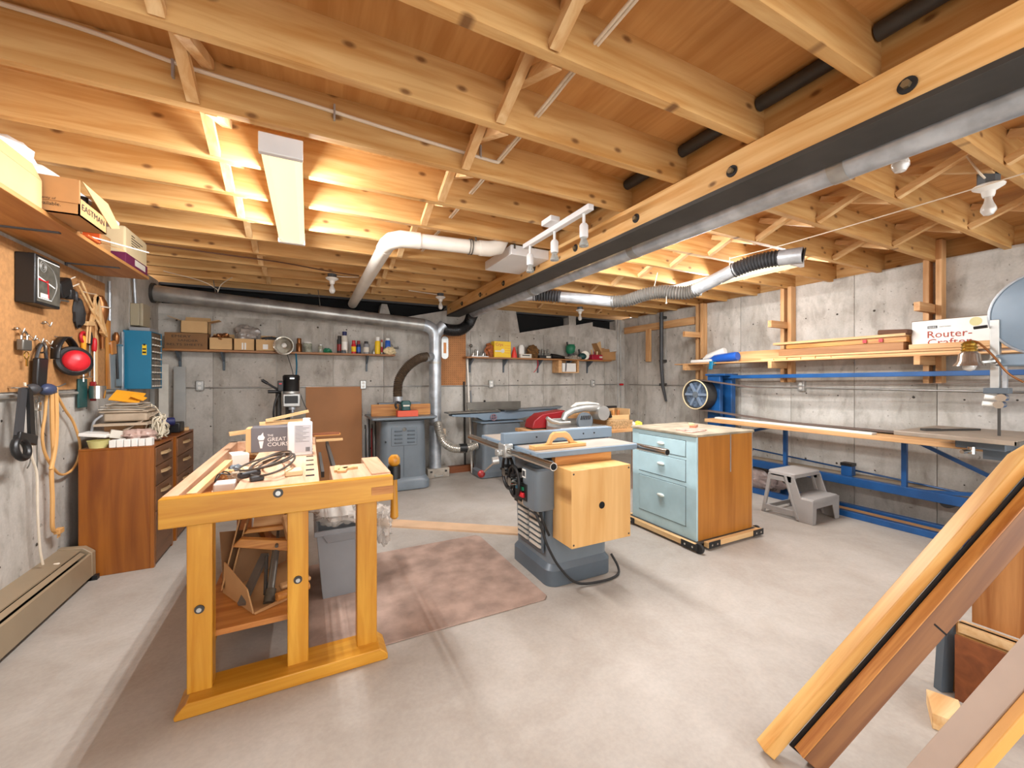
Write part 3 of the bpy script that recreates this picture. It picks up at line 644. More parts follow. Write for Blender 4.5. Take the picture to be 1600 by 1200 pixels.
solo('twine_heap', 'tangled heap of cream twine on the brown cabinet edge', 'twine', MB().tube([(-1.03+rt.uniform(-.05, .05), 3.98+rt.uniform(-.10, .10), H1+.006+abs(rt.gauss(0, .075))) for _ in range(120)], .005, 5, 3), plain('twine', 'd3c8b0', .9))
solo('cane_stick', 'thin tan stick leaning across the cabinet clutter', 'stick', MB().bar((-1.17, 3.80, H1+.10), (-1.02, 3.96, H1+.22), .03, .006), DUSTY)
t = thing('yellow_envelope', 'bright orange folded envelope on top of the cabinet clutter', 'envelope', (-1.2, 3.97, H1+.30))
part('sheet', MB().ob((-1.20, 3.97, H1+.335), (.17, .13, .006), RY(10) @ RX(32)), AMBER, t)
part('flap', MB().ob((-1.13, 3.95, H1+.33), (.08, .06, .004), RY(25) @ RX(20)), AMBER, t)
pp = thing('paper_pile', 'grey sheaf of dusty papers topping the tray on the cabinet', 'papers', (-1.19, 3.97, H1+.238))
for i in range(9): part('sheet', MB().ob((-1.19+rt.uniform(-.015, .015), 3.97+rt.uniform(-.01, .01), H1+.241+i*.0062), (.26-.012*i, .20, .0035), RZ(rt.uniform(-14, 14)) @ RY(rt.uniform(-2, 2))), (DUSTY, PAPER, DUSTY)[i % 3], pp)
# second cabinet top
H2 = .85
t = thing('cordless_drill', 'dark cordless drill lying on the farther brown cabinet', 'drill', (-1.05, 4.4, H2))
part('body', MB().cyl((-1.12, 4.30, H2+.11), (-1.02, 4.36, H2+.11), .035, n=14).ob((-1.09, 4.33, H2+.05), (.04, .06, .11), RY(-12)), NAVY, t, .004)
part('battery', B(-1.14, -1.04, 4.28, 4.37, H2, H2+.03), BLACK, t, .004)
part('badge', B(-1.10, -1.06, 4.275, 4.278, H2+.06, H2+.09), RED, t)
solo('black_case', 'flat black tool case on the farther brown cabinet', 'case', B(-1.14, -1.0, 4.45, 4.60, H2, H2+.09), BLACK, bev=.01)
solo('wood_offcut', 'small pine block on the corner of the farther cabinet', 'block', MB().ob((-1.03, 4.67, H2+.012), (.09, .10, .024), RZ(12)), PX, bev=.002)
# strips leaning in the corner
for i, (lb, x, w, z1, mt, y) in enumerate((('thin grey metal strip leaning in the left back corner', -1.42, .035, 1.22, ALU, 5.02), ('paint-splashed white board leaning in the left back corner', -1.365, .075, 1.47, plain('white_board', 'ddd8cc', .7, 0, .06, 8), 5.08), ('wide galvanised sheet leaning in the left back corner', -1.275, .10, 1.45, ALU, 5.2))):
    solo(('metal_strip', 'painted_board', 'metal_sheet')[i], lb, 'strip' if i != 1 else 'board', MB().prism([(x+.06, y-.02, 0), (x+.06+w, y-.02, 0), (x+w, y+.24, z1), (x, y+.24, z1)], (0, .012, 0)), mt)
# ---------------------------------------------------------------- workbench
wbn = thing('workbench', 'yellow varnished woodworking bench with tool tray and tail vise', 'workbench', (-.07, 2.7, 0))
ZT = .858
part('end_board', B(-.514, .362, 1.985, 2.03, .742, ZT), BX_, wbn, .004)
part('dovetail_inlay', B(.263, .363, 1.983, 1.99, .775, .812), OAKX, wbn)
part('front_bolt', MB().cyl((-.115, 1.986, .835), (-.115, 1.981, .835), .019, n=16), STEEL, wbn); part('bolt_head', MB().cyl((-.115, 1.982, .835), (-.115, 1.976, .835), .010, n=12), ALU, wbn)
part('tray_side', B(-.514, -.462, 2.03, 3.58, .765, ZT), BTX, wbn, .003)
part('tray_end', B(-.514, .05, 3.54, 3.585, .765, ZT), BTX, wbn, .003)
part('tray_floor', B(-.462, -.28, 2.03, 3.54, .765, .785), BTX, wbn)
top = part('top_slab', B(-.28, .045, 2.03, 3.54, .765, ZT-.002), BTX, wbn, .003)
for i in range(9): part('dog_hole', B(-.012, .026, 2.16+i*.135, 2.19+i*.135, ZT-.004, ZT-.0012), HOLE, top)
part('vise_block', B(.10, .362, 2.03, 2.36, .75, ZT-.002), BTX, wbn, .004)
part('vise_jaw', B(.272, .362, 2.05, 2.48, .75, ZT+.006), BTX, wbn, .004)
part('vise_guide', B(.118, .135, 2.36, 3.45, .80, .842), STEEL, wbn)
part('vise_guide', B(.06, .075, 2.36, 3.0, .80, .83), STEEL, wbn)
part('vise_screw', MB().cyl((.362, 2.23, .815), (.425, 2.23, .815), .022, n=14), ALU, wbn)
vh = part('vise_hub', MB().cyl((.412, 2.23, .785), (.412, 2.23, .855), .033, n=16), BLACK, wbn)
part('vise_handle', MB().lathe((.412, 2.23, .57), (0, 0, 1), [(.014, 0), (.022, .01), (.02, .05), (.015, .22), (.015, .285)], 14).lathe((.412, 2.23, .855), (0, 0, 1), [(.02, 0), (.03, .012), (.03, .04), (.018, .055)], 14), BZ_, vh)
for x0, x1 in ((-.436, -.351), (-.083, .0), (.204, .294)):
    l = part('leg', B(x0, x1, 2.03, 2.10, .055, .745), BZ_, wbn, .004)
    if x0 < .1: part('leg', B(x0, x1, 3.30, 3.37, .0, .765), BR_ if x0 < -.4 else BZ_, wbn, .004)
    if x0 < .1:
        zc = .39 if x0 < -.3 else .431
        part('bolt', MB().cyl(((x0+x1)/2, 2.03, zc), ((x0+x1)/2, 2.024, zc), .017, n=14), STEEL, l); part('bolt_head', MB().cyl(((x0+x1)/2, 2.024, zc), ((x0+x1)/2, 2.018, zc), .009, n=10), ALU, l)
part('foot', MB().prism([(-.461, 1.97, 0), (.335, 1.97, 0), (.335, 1.97, .025), (.30, 1.97, .058), (-.425, 1.97, .058), (-.465, 1.97, .015)], (0, .16, 0)), BX_, wbn, .004)
part('stretcher', B(-.42, -.37, 2.1, 3.3, .15, .225), BY_, wbn)
part('stretcher', B(-.07, -.01, 2.1, 3.3, .15, .225), BY_, wbn)
part('under_shelf', B(-.43, .0, 2.105, 3.3, .225, .25), wood('shelf_ply', 'a8682c', 'c98a48', 'x', .5, 4), wbn, .002)
# ---------------------------------------------------------------- things on the bench
Zb = ZT-.002
gc = thing('course_box', 'dark grey boxed set printed THE GREAT COURSES on the bench', 'box', (-.15, 3.1, Zb))
part('sleeve', B(-.322, -.03, 3.0, 3.14, Zb, Zb+.155), BOXG, gc, .002)
part('inner_edge', B(-.35, -.322, 3.003, 3.137, Zb+.004, Zb+.151), CARDL, gc)
text('lettering', 'THE', (-.233, 2.999, Zb+.098), (1, 0, 0), (0, 0, 1), .032, INKW, gc)
text('lettering', 'GREAT', (-.233, 2.999, Zb+.066), (1, 0, 0), (0, 0, 1), .103, INKW, gc, .024)
text('lettering', 'COURSES', (-.233, 2.999, Zb+.034), (1, 0, 0), (0, 0, 1), .15, INKW, gc, .024)
part('torch_emblem', MB().prism([(-0.272, 2.9985, Zb+.025), (-0.262, 2.9985, Zb+.025), (-0.254, 2.9985, Zb+.07), (-0.280, 2.9985, Zb+.07)], (0, .001, 0)).prism([(-0.280, 2.9985, Zb+.076), (-0.254, 2.9985, Zb+.076), (-0.247, 2.9985, Zb+.092), (-0.255, 2.9985, Zb+.105), (-0.257, 2.9985, Zb+.125), (-0.269, 2.9985, Zb+.108), (-0.282, 2.9985, Zb+.105), (-0.287, 2.9985, Zb+.09)], (0, .001, 0)), INKW, gc, kind='stuff')
cn = thing('solvent_can', 'white rectangular solvent can with printed label on the bench', 'can', (.0, 2.8, Zb))
part('body', B(-.112, .022, 2.76, 2.83, Zb, Zb+.20), WHITEM, cn, .008)
part('cap', MB().cyl((-.01, 2.80, Zb+.20), (-.01, 2.80, Zb+.222), .022, n=18), WHITE, cn)
part('label_panel', B(-.075, .014, 2.758, 2.7595, Zb+.02, Zb+.185), plain('label_grey', 'c4c3c6', .5), cn)
for i in range(11): part('print_line', B(-.07, -.03+.034*((i*5) % 3)/2, 2.7572, 2.758, Zb+.175-i*.009, Zb+.1765-i*.009), DARKG, cn)
for i in range(6): part('bar_code', B(-.015+i*.004, -.0125+i*.004, 2.7572, 2.758, Zb+.025, Zb+.05), BLACK, cn)
# lumber offcuts stacked behind the boxed set
Lst = [((-.30, 3.22, .0), (.02, 3.30, .0), .06, .05), ((-.31, 3.21, .05), (.02, 3.26, .05), .05, .03), ((-.33, 3.36, .05), (.02, 3.32, .05), .05, .04), ((-.28, 3.27, .09), (.0, 3.3, .09), .09, .03), ((-.46, 3.17, .095), (-.1, 3.25, .125), .05, .022), ((-.30, 3.25, .145), (.0, 3.28, .155), .09, .02), ((-.26, 3.22, .17), (.0, 3.24, .225), .04, .018)]
names = ['lowest and longest', 'second lowest', 'rear second-layer', 'wide middle', 'left-pointing', 'wide upper', 'topmost slanting']
for (a, b, w_, h_), nm in zip(Lst, names):
    solo('wood_strip', nm+' pine strip in the pile behind the grey boxed set', 'strip', MB().bar(V(a)+V((0, 0, Zb+h_/2)), V(b)+V((0, 0, Zb+h_/2)), w_, h_), PX, group='pine strips piled on the bench')
for i, (x, y, l) in enumerate(((.20, 3.28, .14), (.19, 3.36, .14), (.17, 3.18, .16))):
    solo('wood_strip', ('pine', 'orange', 'dark')[i]+' strip end bridging the vise guides behind the can', 'strip', B(x-.15, x+.03, y, y+.03, ZT+.002+.03*i, ZT+.016+.03*i), (PX, OAKX, DARKP)[i], group='strip ends over the vise guides')
cs = thing('power_cord_coil', 'loosely coiled dark power cord with plug on the bench', 'cord', (-.17, 2.4, Zb))
P = []
for i in range(52):
    a = i*.62; r = .085+.03*math.sin(i*.23)
    P.append((-.17+.02*math.sin(i*.31)+r*math.cos(a), 2.42+.03*math.cos(i*.27)+r*2.3*math.sin(a), Zb+.007+.026*(1+math.sin(a+1.2+.3*i/10))+.0003*i))
part('cord', MB().tube(P, .0048, 8, 5), plain('cord_dark', '4d443b', .6), cs)
part('plug', MB().ob((-.21, 2.17, Zb+.011), (.055, .03, .022), RZ(20)), DARKG, cs, .006)
part('tool_grip', MB().ob((-.25, 2.27, Zb+.014), (.10, .03, .026), RZ(38)), DARKG, cs, .008)
solo('beveled_block', 'pale square maple block lying on the bench top', 'block', MB().ob((-.065, 2.235, Zb+.013), (.075, .085, .026), RZ(4)), plain('maple', 'dfc79a', .6), bev=.006)
for i, (c, s_, r) in enumerate((((.155, 2.21, Zb+.006), (.04, .10, .012), -12), ((.19, 2.235, Zb+.006), (.07, .035, .012), 15), ((.13, 2.245, Zb+.006), (.025, .12, .012), -4))):
    solo('wood_wedge', ('flat pine wedge lying lengthwise on the vise block', 'short pine offcut beside the wedge on the vise block', 'narrow pine slip beside the vise slot')[i], 'wedge', MB().ob(c, s_, RZ(r)), PY, bev=.001)
# tools in the tray
zt = .785
solo('tray_strip', 'long pine strip lying in the bench tool tray', 'strip', MB().bar((-.435, 2.10, zt+.05), (-.40, 2.75, zt+.07), .035, .02), PY)
bx = thing('battery_charger', 'white tool charger with grey front in the bench tray', 'charger', (-.36, 2.33, zt))
part('body', B(-.39, -.305, 2.26, 2.34, zt, zt+.055), WHITE, bx, .008)
part('wires', MB().tube([(-.39, 2.30, zt+.055), (-.37, 2.28, zt+.095), (-.33, 2.30, zt+.085), (-.36, 2.33, zt+.095), (-.385, 2.29, zt+.06)], .003), BLACK, bx)
solo('white_switch_box', 'white open electrical box lying in the far tray', 'box', MB().ob((-.385, 3.0, zt+.04), (.09, .13, .075), RZ(15)), WHITE, bev=.004)
for i, (c, s_, m_) in enumerate((((-.33, 2.50, zt+.03), (.035, .03, .03), DUSTY), ((-.38, 2.58, zt+.03), (.03, .04, .03), CARDL), ((-.31, 2.62, zt+.03), (.025, .05, .03), CREAM), ((-.36, 2.70, zt+.03), (.035, .03, .03), MGREY), ((-.33, 3.25, zt+.03), (.06, .07, .04), CARDL))):
    rag('tray_oddment', ('dusty lump', 'tan knob', 'cream handle', 'grey fitting', 'pale heap of shavings')[i]+' lying in the bench tool tray', 'oddment', c, s_, m_, i+20, .3)
solo('chisel', 'dark chisel lying at the near end of the bench tray', 'chisel', MB().bar((-.43, 2.06, zt+.015), (-.40, 2.24, zt+.02), .025, .022), BR_, bev=.005)
# ---------------------------------------------------------------- under the bench
S = .25
cb = thing('open_box_tools', 'battered open cardboard box of clamps and pipes under the bench', 'box', (-.2, 2.4, S))
def pr(*P, t=.006): 
    p = [V(q) for q in P]; n = (p[1]-p[0]).cross(p[2]-p[0]).normalized()*t; return MB().prism(p, n)
part('bottom', pr((-.375, 2.45, S+.002), (-.22, 2.17, S+.002), (.0, 2.30, S+.002), (-.10, 2.70, S+.002)), CARD, cb)
part('side', pr((-.375, 2.45, S+.005), (-.22, 2.17, S+.005), (-.25, 2.22, S+.10), (-.37, 2.44, S+.16)), CARD, cb)
part('side', pr((-.38, 2.46, S+.005), (-.12, 2.72, S+.005), (-.12, 2.74, S+.20), (-.40, 2.48, S+.30)), CARD2, cb)
part('flap', pr((-.385, 2.42, S+.03), (-.395, 2.60, S+.05), (-.31, 2.66, S+.40), (-.315, 2.45, S+.36)), CARD, cb)
part('flap', pr((-.36, 2.44, S+.02), (-.37, 2.60, S+.05), (-.28, 2.64, S+.36), (-.29, 2.47, S+.33)), CARD, cb)
part('side', pr((-.22, 2.165, S+.004), (-.01, 2.29, S+.004), (-.01, 2.285, S+.03), (-.22, 2.16, S+.015)), CARD, cb)
def inbox(name, label, mb, mat, **k): return solo(name, label, 'tool', mb, mat, **k)
inbox('steel_angle', 'weathered grey steel angle in the box under the bench', MB().bar((-.275, 2.23, S+.03), (-.20, 2.45, S+.16), .035, .02), IRON)
pc = thing('pipe_clamp', 'old iron pipe clamp standing in the box under the bench', 'clamp', (-.17, 2.27, S+.01))
part('bar', MB().cyl((-.165, 2.25, S+.035), (-.15, 2.42, S+.19), .017, n=12), IRON, pc)
part('head', MB().cyl((-.168, 2.225, S+.012), (-.163, 2.27, S+.053), .024, n=12), plain('rusty', '5b5244', .6, .3, .2, 20), pc)
part('bar', MB().cyl((-.185, 2.26, S+.04), (-.19, 2.40, S+.17), .008, n=8), STEEL, pc)
hs = thing('hand_screw', 'orange-brown wooden hand screw clamp in the box under the bench', 'clamp', (-.18, 2.42, S+.16))
part('jaw', MB().prism([(-.335, 2.40, S+.24), (-.075, 2.40, S+.17), (-.075, 2.40, S+.225), (-.30, 2.40, S+.275)], (0, .04, 0)), OAKX, hs, .004)
part('jaw', MB().prism([(-.30, 2.47, S+.275), (-.08, 2.47, S+.265), (-.08, 2.47, S+.29), (-.28, 2.47, S+.295)], (0, .04, 0)), OAKX, hs, .004)
part('screw', MB().cyl((-.145, 2.385, S+.215), (-.145, 2.56, S+.26), .008, n=8), IRON, hs)
inbox('pine_offcut', 'light pine block slanting in the box under the bench', MB().bar((-.065, 2.37, S+.19), (-.105, 2.50, S+.33), .045, .04), FY)
inbox('wooden_arch', 'reddish curved wooden piece at the back of the box under the bench', MB().torus((-.13, 2.62, S+.24), (0, 1, 0), .09, .028, 20, 8, 0, math.pi*2), BR_)
inbox('plywood_scrap', 'tan plywood scrap lying in the box beside the hand screw', MB().ob((-.19, 2.55, S+.31), (.14, .10, .02), RX(30)), FX)
inbox('red_tipped_rod', 'red rubber tipped rod in the box under the bench', MB().rings([((-.075, 2.335, S+.13), .006), ((-.074, 2.34, S+.133), .016), ((-.07, 2.37, S+.15), .018), ((-.065, 2.42, S+.17), .012)], 12), RED)
inbox('wooden_dowel', 'orange turned dowel lying on the box front under the bench', MB().cyl((-.135, 2.215, S+.035), (.0, 2.275, S+.035), .02, n=12), OAKX)
inbox('wooden_dowel', 'pale paddle-shaped offcut lying behind the orange dowel', MB().ob((-.06, 2.32, S+.045), (.14, .05, .02), RZ(20)), FX, bev=.008)
# storage bin behind the right bench leg
bn = thing('storage_bin', 'grey plastic storage bin behind the bench legs', 'bin', (.2, 2.85, 0))
def binwall():
    m = MB(); b = [(.075, 2.66), (.335, 2.66), (.335, 3.0), (.075, 3.0)]; t_ = [(.04, 2.63), (.37, 2.63), (.37, 3.03), (.04, 3.03)]
    i_ = [(.048, 2.638), (.362, 2.638), (.362, 3.022), (.048, 3.022)]; bi = [(.083, 2.668), (.327, 2.668), (.327, 2.992), (.083, 2.992)]
    vs = [(x, y, .004) for x, y in b]+[(x, y, .42) for x, y in t_]+[(x, y, .42) for x, y in i_]+[(x, y, .012) for x, y in bi]
    fs = [(3, 2, 1, 0), (12, 13, 14, 15)]
    for k in range(4):
        j = (k+1) % 4; fs += [(k, j, 4+j, 4+k), (4+k, 4+j, 8+j, 8+k), (8+k, 8+j, 12+j, 12+k)]
    return m.add(vs, fs)
part('tub', binwall(), GREY, bn, .004)
part('rim', B(.03, .38, 2.618, 2.635, .395, .425).box(.03, .38, 3.025, 3.042, .395, .425).box(.03, .045, 2.635, 3.025, .395, .425).box(.365, .38, 2.635, 3.025, .395, .425), GREY, bn, .003)
part('handle_lip', MB().prism([(.075, 2.612, .40), (.335, 2.612, .40), (.31, 2.622, .35), (.10, 2.622, .35)], (0, .012, 0)), GREY, bn, .002)
rag('liner_bag', 'clear plastic bag bulging out of the grey storage bin', 'bag', (.21, 2.83, .49), (.185, .20, .085), FILMB, 31, .5)
rag('bag_tail', 'clear plastic bag end hanging over the right side of the bin', 'bag', (.45, 2.85, .34), (.06, .15, .12), FILMB, 33, .5)
solo('bag_label', 'small dark label on the clear plastic bag in the bin', 'label', MB().ob((.17, 2.80, .583), (.06, .05, .004), RX(12) @ RZ(20)), DARKG)
# floor mat and floor plank
solo('floor_mat', 'brown anti-fatigue mat covered in dusty footprints', 'mat', MB().prism([(x, y, .001) for x, y in [(.0, 2.07), (1.26, 2.07), (1.29, 2.10), (1.28, 3.14), (1.25, 3.18), (.0, 3.18)]], (0, 0, .008)), MATM, bev=.002)
solo('floor_plank', 'thin pine plank lying flat across the floor behind the mat', 'plank', MB().bar((.45, 3.95, .008), (1.78, 2.98, .008), .16, .016), plain('dusty_pine', 'd1ad8a', .7, 0, .08, 4), group=None)
# ---------------------------------------------------------------- back wall, left half
def shelf(label, x0, x1, z, dep, brs, mat):
    t = thing('wall_shelf', label, 'shelf', ((x0+x1)/2, YB-.1, z-.03))
    part('board', B(x0, x1, YB-dep, YB-.004, z-.022, z), mat, t, .002)
    for x in brs:
        b = part('bracket', MB().prism([(x, YB-.006, z-.022), (x, YB-dep+.03, z-.022), (x, YB-dep+.03, z-.028), (x, YB-.03, z-.12), (x, YB-.02, z-.22), (x, YB-.006, z-.22)], (.022, 0, 0)), MGREYD, t, .002)
    return t
ZS = 1.635
shelf('long brown shelf on the back wall left of the dust pipe', -1.36, 1.0, ZS, .2, (-1.25, -.86, .66), wood('shelf_brown', '8a5a30', 'a9733f', 'x', .5, 4))
yf = YB-.19
t = closed('marked_box', 'long brown carton with handwritten lettering at the shelf left end', -1.33, -.97, yf, YB-.02, ZS, ZS+.17, CARD2, None, False)
text('lettering', 'EMERY', (-1.27, yf-.001, ZS+.12), (1, 0, 0), (0, 0, 1), .16, INK, t, .025)
text('lettering', 'SANDER', (-1.22, yf-.001, ZS+.078), (1, 0, 0), (0, 0, 1), .17, INK, t, .022)
text('lettering', 'BELTS SHEETS', (-1.31, yf-.001, ZS+.035), (1, 0, 0), (0, 0, 1), .30, INK, t, .022)
carton('open_carton', 'small open carton stacked on the handwritten box', -1.20, -.965, yf+.01, YB-.03, ZS+.171, ZS+.30, CARDL, (('+y', .08, 60), ('-x', .12, 20), ('+x', .10, 15)))
for i, (a, b, m_) in enumerate(((-.955, -.745, CARDL), (-.735, -.54, CARDL), (-.53, -.34, CARDL))):
    t = carton('parts_carton', ('open carton of fittings next to the handwritten box', 'open carton with two tape strips and a clear bag inside', 'open carton with a white label beside the clamp lamp')[i], a, b, yf, YB-.02, ZS, ZS+.13, m_, (('+y', .06, 70),), 'open cartons on the back shelf')
    if i == 1: part('tape', B(-.66, -.645, yf-.001, yf, ZS+.01, ZS+.085).box(-.635, -.62, yf-.001, yf, ZS+.01, ZS+.085), WHITE, t, kind='stuff')
    if i == 2: part('label', B(-.46, -.41, yf-.001, yf, ZS+.02, ZS+.075), WHITE, t)
rag('junk_heap', 'rusty brown fittings heaped in the first open carton', 'fittings', (-.85, yf+.09, ZS+.13), (.085, .07, .05), COPPER, 41, .6)
rag('clear_bag', 'clear crumpled plastic bag in the taped carton', 'bag', (-.61, yf+.09, ZS+.19), (.13, .08, .095), plain('bag_grey', 'a39a92', .2, 0, .2, 14), 42, .35)
rag('dark_rag', 'dark grey rag draped out of the labelled carton', 'rag', (-.38, yf+.05, ZS+.135), (.10, .05, .03), DARKG, 43, .4)
cl = thing('clamp_lamp', 'clamp lamp with round metal reflector on the back shelf', 'lamp', (-.22, 5.2, ZS-.05))
part('reflector', MB().lathe((-.235, 5.30, ZS+.07), (-.18, -1, -.15), [(.02, -.03), (.05, 0), (.085, .04), (.10, .085), (.104, .09), (.098, .085), (.08, .045), (.045, .01), (.0, .0)], 32), CHROME, cl)
part('bulb', MB().sph((-.245, 5.26, ZS+.065), .028, 12), BULB, cl)
part('socket', MB().cyl((-.23, 5.32, ZS+.075), (-.225, 5.40, ZS+.09), .022, n=14), BLACK, cl)
part('clamp', MB().ob((-.225, 5.37, ZS+.025), (.03, .06, .05)), BLACK, cl, .004)
part('cord', MB().tube([(-.22, 5.33, ZS-.03), (-.20, 5.34, ZS-.1), (-.17, 5.36, ZS-.21), (-.155, 5.34, ZS-.30)], .004), BLACK, cl)
def can(name, label, x, r, h, mat, capm, caph=.03, band=None, y=None, cat='can'):
    y = y or YB-.12
    t = thing(name, label, cat, (x, y, ZS))
    part('body', MB().lathe((x, y, ZS), (0, 0, 1), [(r*.97, 0), (r, .004), (r, h-caph-.012), (r*.75, h-caph)], 20), mat, t)
    part('cap', MB().lathe((x, y, ZS+h-caph), (0, 0, 1), [(r*.72, 0), (r*.74, caph*.9), (r*.68, caph)], 18), capm, t)
    if band: part('label', MB().lathe((x, y, ZS+h*.15), (0, 0, 1), [(r*1.006, 0), (r*1.006, h*.38)], 20), band, t)
    return t
can('green_lid_jar', 'dark jar with green lid behind the clamp lamp', -.265, .035, .17, DARKG, GREEN, .04, None, YB-.05, 'jar')
can('copper_tin', 'copper coloured tin cup beside the clamp lamp', -.10, .032, .17, COPPER, COPPER, .06, None, YB-.07, 'tin')
for i, (x, r, h, lb) in enumerate(((-.01, .05, .125, 'wide glass jar with white lid on the back shelf'), (.13, .028, .10, 'small clear glass jar right of the wide jar'))):
    t = thing('glass_jar', lb, 'jar', (x, YB-.1, ZS))
    part('glass', MB().lathe((x, YB-.1, ZS), (0, 0, 1), [(r, 0), (r, h*.8), (r*.85, h*.88)], 20), plain('jar_glass', 'a8aa98', .1, 0, .25, 20), t)
    part('lid', MB().cyl((x, YB-.1, ZS+h*.88), (x, YB-.1, ZS+h), r*.9, n=20), (WHITE, ALU)[i], t)
rag('green_lump', 'green cloth lump on the back shelf beside the small jar', 'cloth', (.21, YB-.1, ZS+.028), (.045, .03, .03), GREEN, 44, .4)
can('spray_can', 'tall dark spray can at the left of the can row', .345, .03, .22, DARKG, STEEL, .04, DRED, YB-.07)
can('spray_can', 'tall white spray can with navy cap', .40, .036, .27, PAPER, NAVY, .05, WHITE)
can('paint_jar', 'small white-lidded paint pot in front of the tall can', .385, .03, .05, MGREYD, PAPER, .015, None, YB-.17, 'pot')
can('spray_can', 'short red-capped can with yellow label', .505, .028, .165, RED, RED, .045, YELL, YB-.13)
can('spray_can', 'short red-capped can with navy label', .565, .026, .165, NAVY, DRED, .045, BLUEP, YB-.1)
can('silver_can', 'grey metallic can between the red and yellow cans', .655, .034, .16, GREY, DARKG, .03, PAPER)
can('spray_can', 'yellow and white spray can with white cap', .79, .034, .22, YELL, WHITE, .05, YELL, YB-.14)
can('thin_bottle', 'thin red and white bottle between yellow and blue cans', .85, .013, .19, PAPER, RED, .03, RED, YB-.09, 'bottle')
can('spray_can', 'blue and white spray can with white tip', .915, .034, .21, BLUEP, WHITE, .03, BLUEP, YB-.14)
# the two clutter pieces at the shelf's right end
x0 = .96
rag('white_rag', 'cream rag draped on the right end of the brown shelf', 'rag', (.93, 5.36, ZS+.045), (.075, .05, .05), CREAM, 46, .4)
v = thing('small_vise', 'small grey bench vise at the right end of the brown shelf', 'vise', (.98, YB-.05, ZS))
part('body', B(.95, 1.0, YB-.09, YB-.03, ZS, ZS+.07).box(.96, .99, YB-.08, YB-.04, ZS+.07, ZS+.13), IRON, v, .006)
part('screw', MB().cyl((1.0, YB-.06, ZS+.095), (1.07, YB-.06, ZS+.095), .009, n=10).cyl((1.06, YB-.06, ZS+.07), (1.06, YB-.06, ZS+.12), .005, n=8), IRON, v)
solo('glass_funnel', 'clear oil can with spout left of the cream rag', 'oil can', MB().lathe((.76, YB-.05, ZS), (0, 0, 1), [(.03, 0), (.032, .03), (.02, .06), (.006, .085), (.004, .13)], 14), ALU)
# conduit + outlets on the back wall
cd = thing('wall_conduit', 'thin grey conduit running along the back wall at mid height', 'conduit', (0, YB, 1.2))
part('pipe', MB().cyl((-1.27, YB-.012, 1.222), (4.9, YB-.012, 1.222), .008, n=10), GALVD, cd)
for i, x in enumerate((-1.065, .628, 2.42, 4.30)):
    t = thing('outlet_box', ('double outlet box under the left end of the brown shelf', 'double outlet box above the brown hardboard sheet', 'double outlet box left of the jointer shelf middle', 'double outlet box near the right end of the back wall')[i], 'outlet', (x, YB-.02, 1.2), 'outlet boxes on the back wall')
    part('box', B(x-.035, x+.035, YB-.045, YB-.004, 1.19, 1.30), ALU, t, .006)
    for z in (1.222, 1.268): part('socket', MB().cyl((x, YB-.0455, z), (x, YB-.048, z), .016, n=14), WHITE, t)
# hardboard sheet, drill press
solo('hardboard_sheet', 'brown hardboard sheet leaning on the back wall', 'sheet', MB().prism([(-.03, YB-.10, .0), (.61, YB-.10, .0), (.61, YB-.025, 1.222), (-.03, YB-.025, 1.222)], (0, .006, 0)), HARD)
dp = thing('drill_press', 'black and grey drill press with lever handle behind the workbench', 'drill press', (-.2, 4.98, 0))
part('motor', MB().lathe((-.165, 4.96, 1.185), (0, 0, 1), [(.075, 0), (.078, .01), (.078, .12), (.082, .125), (.082, .165), (.07, .178), (0, .18)], 28), BLACK, dp)
part('badge', MB().ob((-.155, 4.878, 1.325), (.045, .006, .016)), CHROME, dp, .002)
part('gear_head', B(-.245, -.075, 4.90, 5.04, 1.02, 1.165), ALU, dp, .012)
part('gear_window', B(-.225, -.10, 4.892, 4.902, 1.06, 1.14), BLACK, dp, .003)
part('collar', MB().cyl((-.165, 4.96, 1.165), (-.165, 4.96, 1.187), .08, n=24), ALU, dp)
part('quill', MB().lathe((-.155, 4.95, .90), (0, 0, 1), [(.006, 0), (.006, .05), (.02, .06), (.02, .085), (.035, .09), (.035, .12)], 16), GALV, dp)
part('switch_box', B(-.29, -.235, 4.89, 4.97, 1.19, 1.30), BLACK, dp, .006)
part('switch', B(-.275, -.25, 4.884, 4.89, 1.262, 1.275), RED, dp)
part('lever', MB().cyl((-.28, 4.93, 1.20), (-.42, 4.90, 1.30), .011, n=10).cyl((-.38, 4.905, 1.272), (-.43, 4.895, 1.308), .016, n=10), BLACK, dp)
part('lever', MB().cyl((-.38, 4.95, 1.185), (-.26, 4.95, 1.185), .018, n=10), BLACK, dp)
part('column', MB().cyl((-.29, 5.05, .0), (-.29, 5.05, 1.19), .028, n=16), STEEL, dp)
part('column', B(-.225, -.18, 5.04, 5.09, .84, 1.03), STEEL, dp)
part('cable', MB().tube([(-.28, 4.90, 1.16), (-.31, 4.88, 1.08), (-.325, 4.88, .95), (-.31, 4.9, .86)], .010), BLACK, dp)
part('table', B(-.36, .02, 4.78, 5.12, .82, .845), IRON, dp, .004)
part('stand', B(-.32, -.02, 4.82, 5.10, .0, .82), MGREYD, dp, .01)
part('arm', MB().tube([(-.08, 4.94, 1.16), (-.04, 4.94, 1.04), (.0, 4.95, .96)], .004), DARKG, dp)
part('hose', MB().tube([(-.155, 4.93, 1.0), (-.19, 4.92, .93), (-.20, 4.92, .87)], .006), BLACK, dp)
solo('cord_white_blue', 'blue and white cord hanging from the shelf down to the black motor', 'cord', MB().tube([(-.13, 5.34, 1.612), (-.12, 5.2, 1.48), (-.12, 5.02, 1.37)], .008), TEALB)
